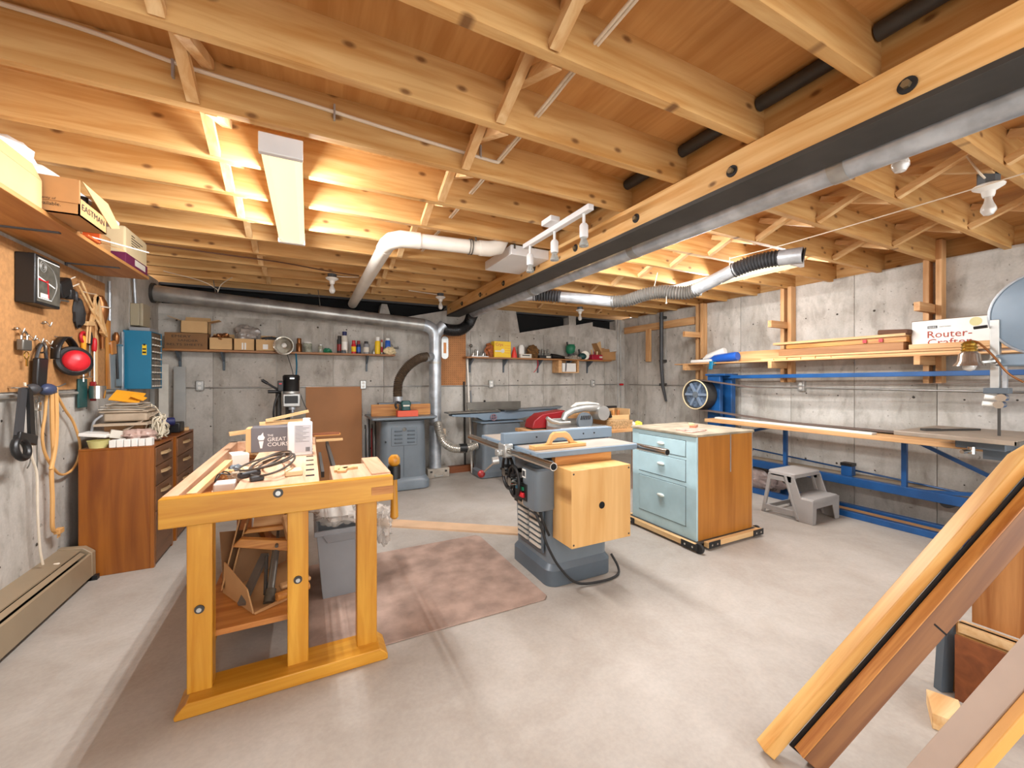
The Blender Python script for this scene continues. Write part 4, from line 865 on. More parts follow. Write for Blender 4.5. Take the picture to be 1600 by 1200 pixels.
# ---------------------------------------------------------------- shaper
sp = thing('shaper_machine', 'grey cabinet shaper with wooden fence against the back wall', 'shaper', (1.0, 5.1, 0))
def rr(x0, x1, y0, y1, z, r=.06, n=5):
    o = []
    for cx, cy, a0 in ((x1-r, y0+r, -90), (x1-r, y1-r, 0), (x0+r, y1-r, 90), (x0+r, y0+r, 180)):
        for i in range(n+1):
            a = math.radians(a0+90*i/n); o.append((cx+r*math.cos(a), cy+r*math.sin(a), z))
    return o
def loft(loops):
    m = MB(); n = len(loops[0]); vs = [p for l in loops for p in l]; k = len(loops)
    return m.add(vs, [(i*n+j, i*n+(j+1) % n, (i+1)*n+(j+1) % n, (i+1)*n+j) for i in range(k-1) for j in range(n)]+[tuple(range(n-1, -1, -1)), tuple(range((k-1)*n, k*n))])
part('base', loft([rr(.70, 1.33, 4.83, 5.36, z, .1) for z in (0.01, .09)]+[rr(.72, 1.31, 4.85, 5.34, .13, .1), rr(.735, 1.295, 4.865, 5.32, .15, .1)]), MGREY, sp, 0, 30)
body = part('body', loft([rr(.735, 1.295, 4.865, 5.32, .15, .1), rr(.755, 1.275, 4.865, 5.30, .82, .08)]), MGREY, sp, 0, 30)
part('louver_panel', B(.865, 1.165, 4.858, 4.866, .53, .745), MGREY, body, .008)
for c in (.90, 1.05):
    for r_ in range(4): part('louver', MB().prism([(c, 4.858, .56+r_*.045), (c+.09, 4.858, .56+r_*.045), (c+.085, 4.845, .565+r_*.045), (c+.005, 4.845, .565+r_*.045)], (0, 0, .012)), MGREYD, body)
part('lock_knob', MB().cyl((1.015, 4.858, .725), (1.015, 4.845, .725), .022, n=18), CHROME, body)
part('hole', MB().cyl((.80, 4.868, .585), (.80, 4.855, .585), .011, n=12), BLACK, body)
part('door_seam', B(1.008, 1.012, 4.861, 4.866, .17, .53), MGREYD, body)
part('table', loft([rr(.68, 1.36, 4.80, 5.40, .835, .03), rr(.63, 1.39, 4.76, 5.42, .852, .03), rr(.63, 1.39, 4.76, 5.42, .875, .03)]), MGREY, sp, .003, 30)
part('fence', B(.66, .98, 5.0, 5.03, .875, 1.015), OAKX, sp, .002)
part('fence', B(1.07, 1.365, 5.0, 5.03, .875, 1.01), OAKX, sp, .002)
part('fence_support', B(.75, 1.25, 5.03, 5.16, 1.0, 1.03).box(.9, 1.05, 5.04, 5.2, .875, 1.0), MGREY, sp, .004)
solo('red_box', 'flat orange-red box on the shaper table', 'box', B(.93, 1.17, 4.82, 4.93, .8755, .945), plain('coral_red', 'd9573a', .5), bev=.002)
sd = thing('palm_sander', 'dark green palm sander standing on the red box', 'sander', (1.03, 4.88, .945))
part('body', loft([rr(.975, 1.09, 4.83, 4.93, .95, .03), rr(.98, 1.085, 4.83, 4.93, .985, .03), rr(.97, 1.095, 4.83, 4.93, 1.03, .03), rr(.99, 1.08, 4.84, 4.92, 1.06, .03)]), DGREEN, sd, 0, 50)
part('grip', MB().tube([(.98, 4.88, 1.035), (.93, 4.88, 1.045), (.915, 4.88, 1.01), (.93, 4.88, .97)], .013), BLACK, sd)
part('logo', B(.995, 1.07, 4.822, 4.83, .995, 1.012), PAPER, sd)
tl = thing('rod_bundle', 'bundle of steel rods standing left of the shaper', 'rods', (.67, 5.2, 0))
for i in range(7):
    x = .64+i*.022; part('rod', MB().cyl((x, 5.45+.02*(i % 3), 0), (x-.012*(i % 2), 5.47+.02*(i % 3), .68+.05*((i*5) % 4)+(.12 if i == 2 else 0)), .009, n=8), (ALU, STEEL, GALV, STEEL, DRED, IRON, STEEL)[i], tl)
# ---------------------------------------------------------------- dust collection on the back wall
du = thing('dust_duct', 'long galvanised dust duct hung under the joists along the back wall', 'duct', (0, 5.33, 2.0))
part('duct', MB().cyl((-1.40, 5.33, 2.195), (1.36, 5.33, 2.035), .082, n=28), GALVD, du)
for f_ in (.35, .72): 
    c = V((-1.40, 5.33, 2.195)).lerp(V((1.36, 5.33, 2.035)), f_); part('clamp_band', MB().cyl(c-V((.03, 0, -.0017)), c+V((.03, 0, -.0017)), .086, n=28), GALVD, du)
part('elbow', MB().rings([((1.36, 5.33, 2.035), .082), ((1.42, 5.33, 2.02), .08), ((1.475, 5.33, 1.99), .082), ((1.515, 5.33, 1.94), .085), ((1.522, 5.33, 1.88), .085)], 24), GALV, du)
part('branch', MB().rings([((1.64, 5.30, 2.05), .075), ((1.60, 5.31, 2.01), .075), ((1.545, 5.33, 1.93), .078)], 24), GALV, du)
part('end_cap', MB().cyl((-1.425, 5.33, 2.196), (-1.40, 5.33, 2.195), .10, n=24), STEEL, du)
for x, z in ((-.9, 2.17), (.1, 2.11)): part('hanger_wire', MB().tube([(x, 5.25, 2.36), (x+.02, 5.24, z+.07), (x, 5.33, z+.082)], .004), IRON, du)
col = thing('dust_column', 'vertical galvanised dust pipe beside the shaper', 'pipe', (1.522, 5.33, 0))
part('pipe', MB().cyl((1.522, 5.33, .13), (1.522, 5.33, 1.90), .08, n=28), GALV, col)
part('pipe', MB().cyl((1.522, 5.33, 1.52), (1.522, 5.33, 1.55), .083, n=28), GALVD, col)
part('outlet', MB().cyl((1.46, 5.28, 1.62), (1.36, 5.22, 1.66-.07), .052, n=20), GALV, col)
part('joint', MB().cyl((1.522, 5.33, .70), (1.522, 5.33, .74), .083, n=24), GALVD, col)
bk = thing('metal_case', 'dusty metal case on the floor at the foot of the dust pipe', 'case', (1.55, 5.3, 0))
part('body', B(1.40, 1.70, 5.26, 5.42, .0, .128), plain('dusty_case', 'b0a596', .5, .2, .15, 12), bk, .008)
part('handle', MB().tube([(1.50, 5.26, .05), (1.505, 5.245, .03), (1.60, 5.245, .03), (1.605, 5.26, .05)], .006), ALU, bk)
for x in (1.45, 1.65): part('latch', B(x-.015, x+.015, 5.254, 5.26, .075, .1), STEEL, bk)
hz = thing('flexible_hose', 'corrugated brown hose from the dust pipe down to the shaper', 'hose', (1.15, 5.2, 1.03))
part('hose', MB().flex([(1.39, 5.235, 1.61), (1.27, 5.2, 1.58), (1.12, 5.18, 1.47), (1.02, 5.17, 1.32), (.995, 5.16, 1.18), (.995, 5.15, 1.08)], .055, 18, .02, .006), plain('hose_brown', '5a4a3a', .5, 0, .1, 8), hz)
part('cuff', MB().cyl((.995, 5.15, 1.10), (.995, 5.15, 1.03), .06, n=20), GALV, hz)
hk = thing('black_flex_duct', 'fat black flexible duct bending under the steel beam', 'duct', (1.9, 5.3, 2.0))
part('hose', MB().flex([(1.62, 5.31, 2.0), (1.74, 5.32, 1.985), (1.88, 5.33, 2.0), (1.98, 5.30, 2.08), (2.0, 5.24, 2.16), (2.002, 5.17, 2.21)], .077, 22, .02, .003), BLACK, hk)
hj = thing('foil_hose', 'silver foil hose from the dust pipe to the jointer base', 'hose', (1.75, 5.2, .3))
part('hose', MB().flex([(1.53, 5.24, .74), (1.54, 5.18, .62), (1.60, 5.16, .48), (1.72, 5.15, .40), (1.90, 5.15, .385), (2.055, 5.15, .42)], .055, 18, .024, .003), FOIL, hj)
part('tape_wrap', MB().cyl((1.80, 5.15, .392), (1.90, 5.15, .388), .061, n=18), BLACK, hj)
part('collar', MB().ob((1.58, 5.20, .62), (.10, .04, .09)), DUSTY, hj, .01)
# pegboard with template
pgb = thing('small_pegboard', 'small brown perforated board beside the dust pipe', 'pegboard', (1.85, YB, 1.23))
part('board', B(1.66, 2.03, YB-.012, YB-.004, 1.228, 1.98), plain('peg_brown', 'b27642', .7, 0, .08, 12), pgb)
hm = MB()
for i in range(12):
    for j in range(24): hm.cyl((1.68+i*.03, YB-.0125, 1.25+j*.031), (1.68+i*.03, YB-.0118, 1.25+j*.031), .004, n=6)
part('peg_hole', hm, HOLE, pgb, kind='stuff')
tm = thing('metal_template', 'long silver slotted plate hanging on the small brown board', 'plate', (1.70, 5.5, 1.6))
part('plate', loft([[(1.665+.05+.05*math.cos(a)*1.0+.0*0, YB-.02, 1.76+(.11 if math.sin(a) > 0 else -.11)+.05*math.sin(a)) for a in [2*math.pi*i/24 for i in range(24)]], [(1.715+.05*math.cos(a), YB-.026, 1.76+(.11 if math.sin(a) > 0 else -.11)+.05*math.sin(a)) for a in [2*math.pi*i/24 for i in range(24)]]]), ALU, tm)
part('slot', B(1.695, 1.735, YB-.0275, YB-.0255, 1.68, 1.83), COPPER, tm, .0)
solo('white_tube', 'white plastic tube leaning beside the small brown board', 'tube', MB().cyl((2.055, 5.34, .0), (2.05, 5.525, 1.63), .014, n=12), PVC)
solo('grey_tube', 'grey tube leaning next to the white tube', 'tube', MB().cyl((2.12, 5.40, .0), (2.10, 5.52, 1.15), .012, n=12), GREY)
solo('black_bar', 'black bar standing behind the white tube', 'bar', MB().bar((2.01, 5.50, .0), (2.0, 5.52, 1.28), .025, .012), STEEL)
solo('floor_timber', 'dark timber lying at the foot of the back wall', 'timber', B(1.74, 2.4, 5.44, 5.52, 0, .09), DARKP)
# ---------------------------------------------------------------- jointer
jo = thing('jointer', 'grey cast iron jointer on pedestal by the back wall', 'jointer', (2.35, 5.1, 0))
part('base', loft([rr(2.02, 2.70, 4.93, 5.30, 0.01, .06), rr(2.02, 2.70, 4.93, 5.30, .08, .06), rr(2.06, 2.66, 4.96, 5.27, .11, .06)]), MGREY, jo, 0, 30)
part('pedestal', loft([rr(2.06, 2.66, 4.96, 5.27, .11, .05), rr(2.08, 2.64, 4.97, 5.26, .73, .05)]), MGREY, jo, 0, 30)
part('ledge', B(2.03, 2.66, 4.94, 5.28, .73, .745), MBLUE, jo, .004)
part('bed', MB().prism([(1.66, 5.03, .855), (3.28, 5.03, .89), (3.28, 5.03, .87), (2.66, 5.03, .76), (2.10, 5.03, .76), (2.02, 5.03, .80), (1.66, 5.03, .83)], (0, .15, 0)), MBLUE, jo, .006)
part('infeed_table', MB().prism([(1.60, 5.0, .868), (2.34, 5.0, .872), (2.34, 5.0, .892), (1.60, 5.0, .884)], (0, .19, 0)), IRON, jo, .003)
part('outfeed_table', MB().prism([(2.40, 5.0, .872), (3.30, 5.0, .885), (3.36, 5.0, .92), (3.30, 5.0, .912), (2.40, 5.0, .894)], (0, .19, 0)), MGREY, jo, .003)
part('fence', B(1.92, 2.74, 5.17, 5.20, .895, 1.0), IRON, jo, .004)
part('fence_knob', MB().sph((2.18, 5.185, 1.012), .016), BLACK, jo)
part('guard', MB().lathe((2.50, 5.09, .895), (0, 0, 1), [(.15, 0), (.155, .008), (.13, .016), (.0, .02)], 24), IRON, jo)
part('handwheel', MB().torus((2.24, 5.01, .80), (0, 1, 0), .04, .007).cyl((2.20, 5.01, .80), (2.28, 5.01, .80), .006, n=8).cyl((2.24, 5.01, .76), (2.24, 5.01, .84), .006, n=8), plain('wheel_mauve', '8a6a72', .5), jo)
# ---------------------------------------------------------------- table saw
ts = thing('table_saw', 'grey cabinet table saw with fence, tube rails and handwheels', 'table saw', (1.6, 2.45, 0))
part('plinth', loft([rr(1.35, 1.86, 2.165, 2.70, .002, .07), rr(1.35, 1.86, 2.165, 2.70, .10, .07), rr(1.375, 1.835, 2.19, 2.675, .135, .06)]), MGREYD, ts, 0, 30)
cbx = part('cabinet', loft([rr(1.375, 1.835, 2.19, 2.675, .135, .05), rr(1.365, 1.845, 2.185, 2.69, .60, .05), rr(1.355, 1.855, 2.18, 2.70, .80, .05)]), MGREY, ts, 0, 30)
dr = part('louver_door', B(1.352, 1.366, 2.25, 2.60, .19, .50), MGREYD, ts, .006)
for c in (2.27, 2.435):
    for r_ in range(7): part('louver', MB().prism([(1.353, c, .215+r_*.036), (1.353, c+.14, .215+r_*.036), (1.338, c+.135, .22+r_*.036), (1.338, c+.005, .22+r_*.036)], (0, 0, .018)), plain('louver_dust', 'c8bfb2', .8), dr)
part('door_knob', MB().cyl((1.352, 2.47, .465), (1.33, 2.47, .465), .022, n=16), CHROME, dr)
part('table', loft([rr(1.24, 2.06, 2.13, 3.03, .832, .025), rr(1.24, 2.06, 2.13, 3.03, .868, .025)]), MBLUE, ts, .004, 30)
part('table_dust', loft([rr(1.255, 2.045, 2.145, 2.44, .868, .02), rr(1.255, 2.045, 2.145, 2.44, .8695, .02)]), plain('table_top', 'a89c90', .5, .2, .08, 8), ts)
part('table_dust', loft([rr(1.255, 2.045, 2.51, 3.015, .868, .02), rr(1.255, 2.045, 2.51, 3.015, .8695, .02)]), MATS['table_top'], ts)
fe = part('fence', B(1.17, 2.09, 2.445, 2.505, .874, .952), MBLUE, ts, .004)
for x in (1.42, 1.54, 1.82, 1.92): part('bolt_hole', MB().cyl((x, 2.4455, .915), (x, 2.443, .915), .006, n=10), HOLE, fe)
fh = part('fence_head', B(1.165, 1.235, 2.43, 2.54, .79, .885).box(1.125, 1.17, 2.45, 2.51, .80, .845), ALU, ts, .012)
part('clamp_knob', MB().cyl((1.13, 2.45, .78), (1.09, 2.46, .775), .026, n=16), ALU, fh)
part('lever', MB().cyl((1.10, 2.46, .76), (1.05, 2.52, .69), .007, n=8), CHROME, fh)
part('lever_ball', MB().sph((1.04, 2.53, .68), .026, 16), DRED, fh)
part('front_rail', MB().cyl((1.20, 1.88, .838), (1.20, 3.16, .838), .023, n=20), CHROME, ts)
part('rail_bore', MB().cyl((1.20, 1.878, .838), (1.20, 1.881, .838), .018, n=18), HOLE, ts)
part('rear_rail', MB().cyl((2.085, 1.90, .842), (2.085, 3.1, .842), .022, n=20), CHROME, ts)
part('rail_bore', MB().cyl((2.085, 1.898, .842), (2.085, 1.901, .842), .018, n=18), HOLE, ts)
for y in (2.2, 2.9):
    part('rail_bracket', B(1.19, 1.25, y, y+.03, .815, .855), MGREY, ts); part('rail_bracket', B(2.05, 2.09, y, y+.03, .815, .86), MGREY, ts)
for i, (x, y, z, r) in enumerate(((1.25, 2.55, .67, .115), (1.23, 2.42, .635, .10))):
    hw = part('handwheel', MB().torus((x, y, z), (1, -.12, 0), r, .011, 32, 8), BLACK, ts)
    part('spokes', MB().bar((x, y, z-r), (x, y, z+r), .014, .014, (1, 0, 0)).bar((x, y-r, z), (x, y+r, z), .014, .014).cyl((x, y, z), (1.37, y, z), .016, n=10), BLACK, hw)
    part('hub', MB().cyl((x-.035, y, z), (x+.01, y, z), .028, n=18), CHROME, hw)
    part('crank', MB().cyl((x-.005, y-.05, z+.05), (x-.05, y-.05, z+.055), .011, n=10), BLACK, hw)
bx = part('switch_housing', loft([rr(1.255, 1.40, 2.165, 2.355, .495, .035), rr(1.25, 1.40, 2.16, 2.36, .51, .035), rr(1.25, 1.40, 2.16, 2.36, .745, .035), rr(1.26, 1.40, 2.17, 2.35, .758, .035)]), MGREY, ts, 0, 30)
part('starter_plate', B(1.243, 1.25, 2.27, 2.37, .535, .645), BLACK, bx, .003)
part('on_button', B(1.233, 1.243, 2.30, 2.345, .598, .62), GREEN, bx, .002)
part('off_button', B(1.225, 1.243, 2.29, 2.35, .555, .585), RED, bx, .004)
part('logo_plate', B(1.247, 1.25, 2.29, 2.335, .68, .735), WHITE, bx)
part('logo_mark', B(1.2455, 1.247, 2.296, 2.329, .69, .725), DARKG, bx)
part('name_plate', B(1.345, 1.351, 2.53, 2.64, .435, .525), BLACK, ts)
part('name_plate', B(1.345, 1.351, 2.53, 2.64, .53, .56), TEALB, ts)
mcv = part('motor_cover', B(1.385, 1.84, 1.975, 2.18, .315, .775), BIRCH, ts, .002)
part('vent_hole', MB().cyl((1.61, 1.974, .545), (1.61, 1.9765, .545), .022, n=20), HOLE, mcv)
for x in (1.40, 1.825):
    for z in (.335, .755): part('screw', MB().cyl((x, 1.9735, z), (x, 1.976, z), .006, n=10), STEEL, mcv)
part('cover_cleat', B(1.39, 1.84, 2.16, 2.2, .775, .83), OAKX, ts)
part('power_cord', MB().tube([(1.27, 2.22, .50), (1.28, 2.16, .42), (1.32, 2.13, .28), (1.40, 2.11, .14), (1.52, 2.10, .03), (1.70, 2.08, .012), (1.84, 2.10, .012), (1.90, 2.16, .03), (1.87, 2.195, .11)], .008), RUBBER, ts)
part('power_cord', MB().tube([(1.30, 2.21, .50), (1.31, 2.17, .42), (1.36, 2.185, .33)], .008), RUBBER, ts)
# push block
pk = thing('push_block', 'yellow wooden push block with arched handle on the saw table', 'push block', (1.48, 2.24, .87))
part('sole', B(1.27, 1.665, 2.205, 2.285, .8697, .893), BIRCHX, pk, .002)
ar = [(1.355, .893), (1.385, .905), (1.41, .955), (1.435, .972), (1.525, .972), (1.55, .955), (1.585, .908), (1.62, .893), (1.555, .893), (1.545, .915), (1.51, .935), (1.455, .935), (1.42, .915), (1.41, .893)]
part('handle', MB().prism([(x, 2.232, z) for x, z in ar], (0, .028, 0)), BIRCHX, pk, .004)
# ---------------------------------------------------------------- radial saw area behind the table saw
tb = thing('saw_stand', 'plain wooden table on dark legs behind the table saw', 'table', (2.8, 3.9, 0))
part('top', B(2.2, 3.6, 3.62, 4.3, .70, .735), FX, tb, .003)
for x in (2.26, 3.5):
    for y in (3.68, 4.22): part('leg', B(x-.025, x+.025, y-.025, y+.025, 0, .70), BR_, tb)
part('brace', MB().bar((3.5, 3.68, .68), (3.58, 3.66, .35), .02, .03), STEEL, tb)
part('shelf', B(2.3, 3.46, 3.72, 4.2, .2, .225), DARKP, tb)
ms = thing('miter_saw', 'silver miter saw with curved handle on the wooden table', 'miter saw', (2.8, 3.85, .735))
part('base', B(2.45, 3.10, 3.70, 4.0, .735, .78), ALU, ms, .006)
part('fence', B(2.45, 3.10, 3.97, 4.0, .78, .86), ALU, ms, .004)
part('arm', MB().rings([((2.52, 3.76, .86), .03), ((2.56, 3.77, .92), .038), ((2.66, 3.78, .965), .04), ((2.82, 3.79, .985), .04), ((3.0, 3.80, .985), .045), ((3.12, 3.82, .95), .055), ((3.16, 3.84, .86), .05)], 14), ALU, ms)
part('arm', MB().rings([((2.70, 3.86, .985), .018), ((2.78, 3.87, 1.025), .022), ((2.95, 3.88, 1.03), .022), ((3.1, 3.88, 1.0), .03)], 12), PAPER, ms)
part('motor', MB().cyl((3.08, 3.74, .92), (3.08, 3.98, .92), .085, n=24), ALU, ms)
part('motor_cap', MB().cyl((3.20, 3.80, .93), (3.23, 3.80, .86), .02, n=12), BLACK, ms)
part('blade_guard', MB().cyl((2.80, 3.72, .84), (2.80, 3.76, .84), .10, n=32), MGREY, ms)
for i in range(6): part('guard_slot', MB().bar((2.735+i*.024, 3.718, .86), (2.745+i*.024, 3.718, .905), .004, .012), BLACK, ms)
part('handle', MB().rings([((2.30, 3.74, .90), .02), ((2.36, 3.74, .86), .024), ((2.46, 3.74, .835), .02), ((2.60, 3.74, .835), .018)], 12), ALU, ms)
part('workpiece', B(2.72, 3.0, 3.9, 3.96, .86, .95), FX, ms)
rm = thing('red_machine', 'red tool housing with green base behind the miter saw', 'tool', (2.55, 4.15, .735))
part('shell', loft([[(2.28+.52*u_, 4.02, z) for u_, z in ((0, .75), (1, .75), (1, .90), (.85, .945), (.25, .91), (.05, .84))], [(2.28+.52*u_, 4.22, z) for u_, z in ((0, .75), (1, .75), (1, .90), (.85, .945), (.25, .91), (.05, .84))]]), plain('machine_red', '8a121a', .4), rm, .01)
part('green_base', B(2.52, 2.66, 3.98, 4.02, .74, .84), DGREEN, rm, .004)
part('foot', B(2.30, 2.76, 4.03, 4.21, .735, .75), BLACK, rm)
wbx = thing('parts_crate', 'open tan crate of tools beside the blue cabinet', 'crate', (3.36, 3.95, .735))
part('body', B(3.20, 3.55, 3.82, 4.1, .736, .75).box(3.20, 3.55, 3.82, 3.83, .736, .88).box(3.20, 3.55, 4.09, 4.1, .736, .95).box(3.20, 3.21, 3.82, 4.1, .736, .95).box(3.54, 3.55, 3.82, 4.1, .736, .95), CARDL, wbx)
part('clamp_bar', B(3.16, 3.50, 4.0, 4.03, .951, .98), BLACK, wbx)
for i in range(3): part('tool_handle', MB().cyl((3.28+i*.08, 3.92, .75), (3.30+i*.08, 3.93, .93), .02, n=10), (IRON, OAKZ, BR_)[i], wbx)
solo('red_grip', 'red plastic grip at the right end of the tan crate', 'grip', MB().ob((3.575, 3.98, .80), (.04, .06, .12)), RED, bev=.012)
solo('wicker_basket', 'small woven tan basket in front of the tan crate', 'basket', loft([rr(3.16, 3.44, 3.66, 3.80, .736, .02), rr(3.15, 3.45, 3.65, 3.81, .83, .02)]), plain('wicker', 'cfa876', .8, 0, .25, 60))
rag('white_bag', 'white and yellow plastic bag at the table end', 'bag', (3.47, 3.72, .765), (.07, .05, .04), WHITE, 55, .4)
rag('yellow_cloth', 'yellow cloth lump beside the blue cabinet top', 'cloth', (3.55, 3.68, .77), (.05, .04, .042), plain('lemon', 'e8d94a', .6), 56, .3)
# ---------------------------------------------------------------- pale teal drawer cabinet on a mobile base
tc = thing('teal_cabinet', 'pale teal drawer cabinet with bare wood side on a rolling base', 'cabinet', (3.03, 2.5, 0))
x0, x1, y0, y1, z0, z1 = 2.68, 3.37, 2.16, 2.85, .06, .868
part('side_panel', B(x0+.02, x1, y0, y0+.02, z0, z1), wood('ply_side', 'a1631c', 'bb7a2c', 'z', .4, 3), tc)
part('side_panel', B(x0+.02, x1, y1-.02, y1, z0, z1), MATS['ply_side_z'], tc)
part('back_panel', B(x1-.02, x1, y0+.02, y1-.02, z0, z1), MATS['ply_side_z'], tc)
fr = part('front_frame', B(x0, x0+.02, y0, y1, z0, z1), TEAL, tc, .002)
part('bottom', B(x0+.02, x1-.02, y0+.02, y1-.02, z0, z0+.02), MATS['ply_side_z'], tc)
part('top', loft([rr(x0-.015, x1+.01, y0-.015, y1+.01, z1, .01), rr(x0-.015, x1+.01, y0-.015, y1+.01, z1+.02, .01)]), plain('worn_top', 'a3957e', .7, 0, .2, 6), tc, .003, 30)
for za, zb in ((.70, .825), (.50, .67), (.15, .46)):
    d = part('drawer', B(x0-.004, x0+.006, y0+.10, y1-.09, za, zb), TEAL, tc, .002)
    part('gap_line', B(x0-.001, x0+.001, y0+.092, y1-.082, za-.004, za).box(x0-.001, x0+.001, y0+.092, y1-.082, zb, zb+.004).box(x0-.001, x0+.001, y0+.096, y0+.1, za, zb), plain('gap_dark', '39403f', .8), tc, kind='stuff')
    part('handle', MB().sph((x0-.012, (y0+y1)/2, za+.6*(zb-za)), .03, 14, (.55, 1.3, .5)), plain('pull_white', 'cfd6cf', .35), d)
part('metal_strip', B(3.08, 3.09, y0-.003, y0, .56, .868), ALU, tc)
part('edge_strip', B(x1-.006, x1+.001, y0-.002, y0, z0, z1), GALV, tc)
rails = [((2.70, y0-.045), (3.40, y0-.045), 0), ((x0-.06, 2.20), (x0-.06, 2.88), 1)]
part('base_rail', B(2.74, 3.42, y0-.06, y0-.02, .02, .06), PX, tc, .002)
part('base_rail', B(x0-.06, x0-.02, 2.14, 2.90, .02, .06), PY, tc, .002)
part('base_rail', B(2.70, 3.42, y1+.02, y1+.06, .02, .06), PX, tc, .002)
part('base_rail', B(x1+.02, x1+.06, 2.14, 2.90, .02, .06), PY, tc, .002)
part('base_floor', B(x0-.02, x1+.02, y0-.02, y1+.02, .045, .06), STEEL, tc)
def plate(*a): 
    p = part('corner_plate', B(*a), BLACK, tc, .002); return p
for xa in (2.745, 3.29):
    p = plate(xa, xa+.13, y0-.066, y0-.06, .015, .065)
    for d_ in (.03, .09): part('screw', MB().cyl((xa+d_, y0-.066, .04), (xa+d_, y0-.07, .04), .008, n=10), CHROME, p)
for ya in (2.10, 2.76):
    p = plate(x0-.066, x0-.06, ya, ya+.15, .015, .065)
    for d_ in (.04, .11): part('screw', MB().cyl((x0-.066, ya+d_, .04), (x0-.07, ya+d_, .04), .008, n=10), CHROME, p)
for (x, y) in ((x0-.04, y0-.06), (x1+.04, y0-.01), (x0-.04, y1+.05), (x1+.04, y1+.04)):
    part('caster', MB().cyl((x-.012, y, .036), (x+.012, y, .036), .036, n=20), RUBBER, tc)
for i, (c, s_, r_, m_) in enumerate((((2.86, 2.42, z1+.023), (.20, .07, .006), 20, 'print_red'), ((2.90, 2.36, z1+.0235), (.20, .07, .006), -15, 'print_red'), ((2.96, 2.40, z1+.024), (.18, .06, .007), 35, 'print_red'), ((2.83, 2.30, z1+.023), (.22, .08, .005), 10, 'print_red'))):
    solo('paper_leaflet', ('farthest pink printed leaflet', 'middle pink printed leaflet', 'topmost pink printed leaflet', 'nearest pink printed leaflet')[i]+' on the teal cabinet top', 'leaflet', MB().ob(c, s_, RZ(r_)), plain('print_red', 'c99a8a', .7, 0, .2, 40))
solo('wood_offcut', 'small reddish block among leaflets on the teal cabinet', 'block', MB().ob((3.02, 2.46, z1+.037), (.12, .05, .022), RZ(30)), plain('pinkwood', 'b77a5c', .6))
solo('pale_offcut', 'small pale block on top of the reddish block', 'block', MB().ob((3.0, 2.47, z1+.056), (.07, .04, .016), RZ(45)), PX)
# ---------------------------------------------------------------- step stool
so = thing('step_stool', 'grey plastic two-step stool', 'stool', (4.2, 2.25, 0))
xs0, xs1 = 4.05, 4.50
part('top_tread', loft([rr(xs0, xs1, 2.20, 2.44, .385, .03), rr(xs0, xs1, 2.195, 2.445, .42, .03), rr(xs0+.008, xs1-.008, 2.205, 2.435, .43, .03)]), STOOL, so, 0, 40)
part('lower_tread', loft([rr(xs0+.01, xs1-.01, 2.04, 2.24, .185, .02), rr(xs0+.01, xs1-.01, 2.04, 2.24, .218, .02), rr(xs0+.016, xs1-.016, 2.046, 2.234, .226, .02)]), STOOL, so, 0, 40)
part('lower_front', MB().prism([(x, 2.042, z) for x, z in ((xs0+.01, 0), (xs0+.06, 0), (xs0+.07, .14), (xs1-.11, .14), (xs1-.06, 0), (xs1-.01, 0), (xs1-.01, .21), (xs0+.01, .21))], (0, .012, 0)), STOOL, so, .003)
for xq in (xs0, xs1-.014):
    part('side_panel', MB().prism([(xq, y, z) for y, z in ((2.04, 0), (2.16, 0), (2.30, .40), (2.20, .40), (2.14, .215), (2.04, .215))], (.014, 0, 0)), STOOL, so, .003)
    part('side_rib', MB().bar((xq+.004, 2.165, .01), (xq+.004, 2.275, .40), .024, .022, (0, 1, 0)), STOOL, so, .003)
    part('rear_leg', MB().bar((xq+.012, 2.49, .0), (xq+.012, 2.42, .40), .024, .03, (0, 1, 0)), STOOL, so, .003)
    part('side_bar', B(xq, xq+.014, 2.17, 2.47, .035, .085), STOOL, so, .003)
    part('upper_side', B(xq, xq+.014, 2.22, 2.43, .34, .40), STOOL, so, .003)
part('rear_bar', B(xs0+.02, xs1-.02, 2.465, 2.48, .03, .07), STOOL, so, .003)
# ---------------------------------------------------------------- right wall: pipes, lumber rack
W = XR
solo('corner_pipe', 'steel pipe standing in the far right corner', 'pipe', MB().cyl((4.86, 5.53, .75), (4.86, 5.53, 2.36), .010, n=12), GALVD)
v_ = thing('valve_pipe', 'steel pipe with red valve in the far right corner', 'pipe', (4.92, 5.46, .75))
part('pipe', MB().cyl((4.925, 5.53, .75), (4.925, 5.53, 2.36), .010, n=12), GALVD, v_)
part('valve', MB().cyl((4.89, 5.51, 1.222), (4.96, 5.51, 1.222), .018, n=12), RED, v_)
bp = thing('black_drain_pipe', 'dark pipe clamped to the right wall near the corner', 'pipe', (4.98, 4.6, .95))
part('pipe', MB().rings([((4.94, 4.62, 2.36), .03), ((4.94, 4.62, 1.55), .03), ((4.95, 4.60, 1.2), .026), ((4.985, 4.57, .97), .018)], 12), plain('pipe_dark', '4a4a4b', .5, .3), bp)
for z in (2.28, 1.6, 1.23): part('clamp', B(4.93, W, 4.58, 4.66, z-.02, z+.02), STEEL, bp, .004)
wcn = thing('wall_conduit', 'thin grey conduit running along the right wall', 'conduit', (W, 3, 1.2))
part('pipe', MB().cyl((W-.012, .3, 1.215), (W-.012, 5.4, 1.222), .008, n=10), GALVD, wcn)
for i, y in enumerate((4.0, 2.63)):
    t = thing('outlet_box', ('double outlet box behind the sander drum on the right wall', 'double outlet box on the right wall above the sander bench')[i], 'outlet', (W-.02, y, 1.2), 'outlet boxes on the right wall')
    part('box', B(W-.045, W-.004, y-.035, y+.035, 1.18, 1.295), ALU, t, .006)
    for z in (1.215, 1.262): part('socket', MB().cyl((W-.0455, y, z), (W-.048, y, z), .016, n=14), WHITE, t)
rk = thing('lumber_rack', 'wall-mounted timber lumber rack with cantilever arms on the right wall', 'rack', (4.9, 2.7, 1.2))
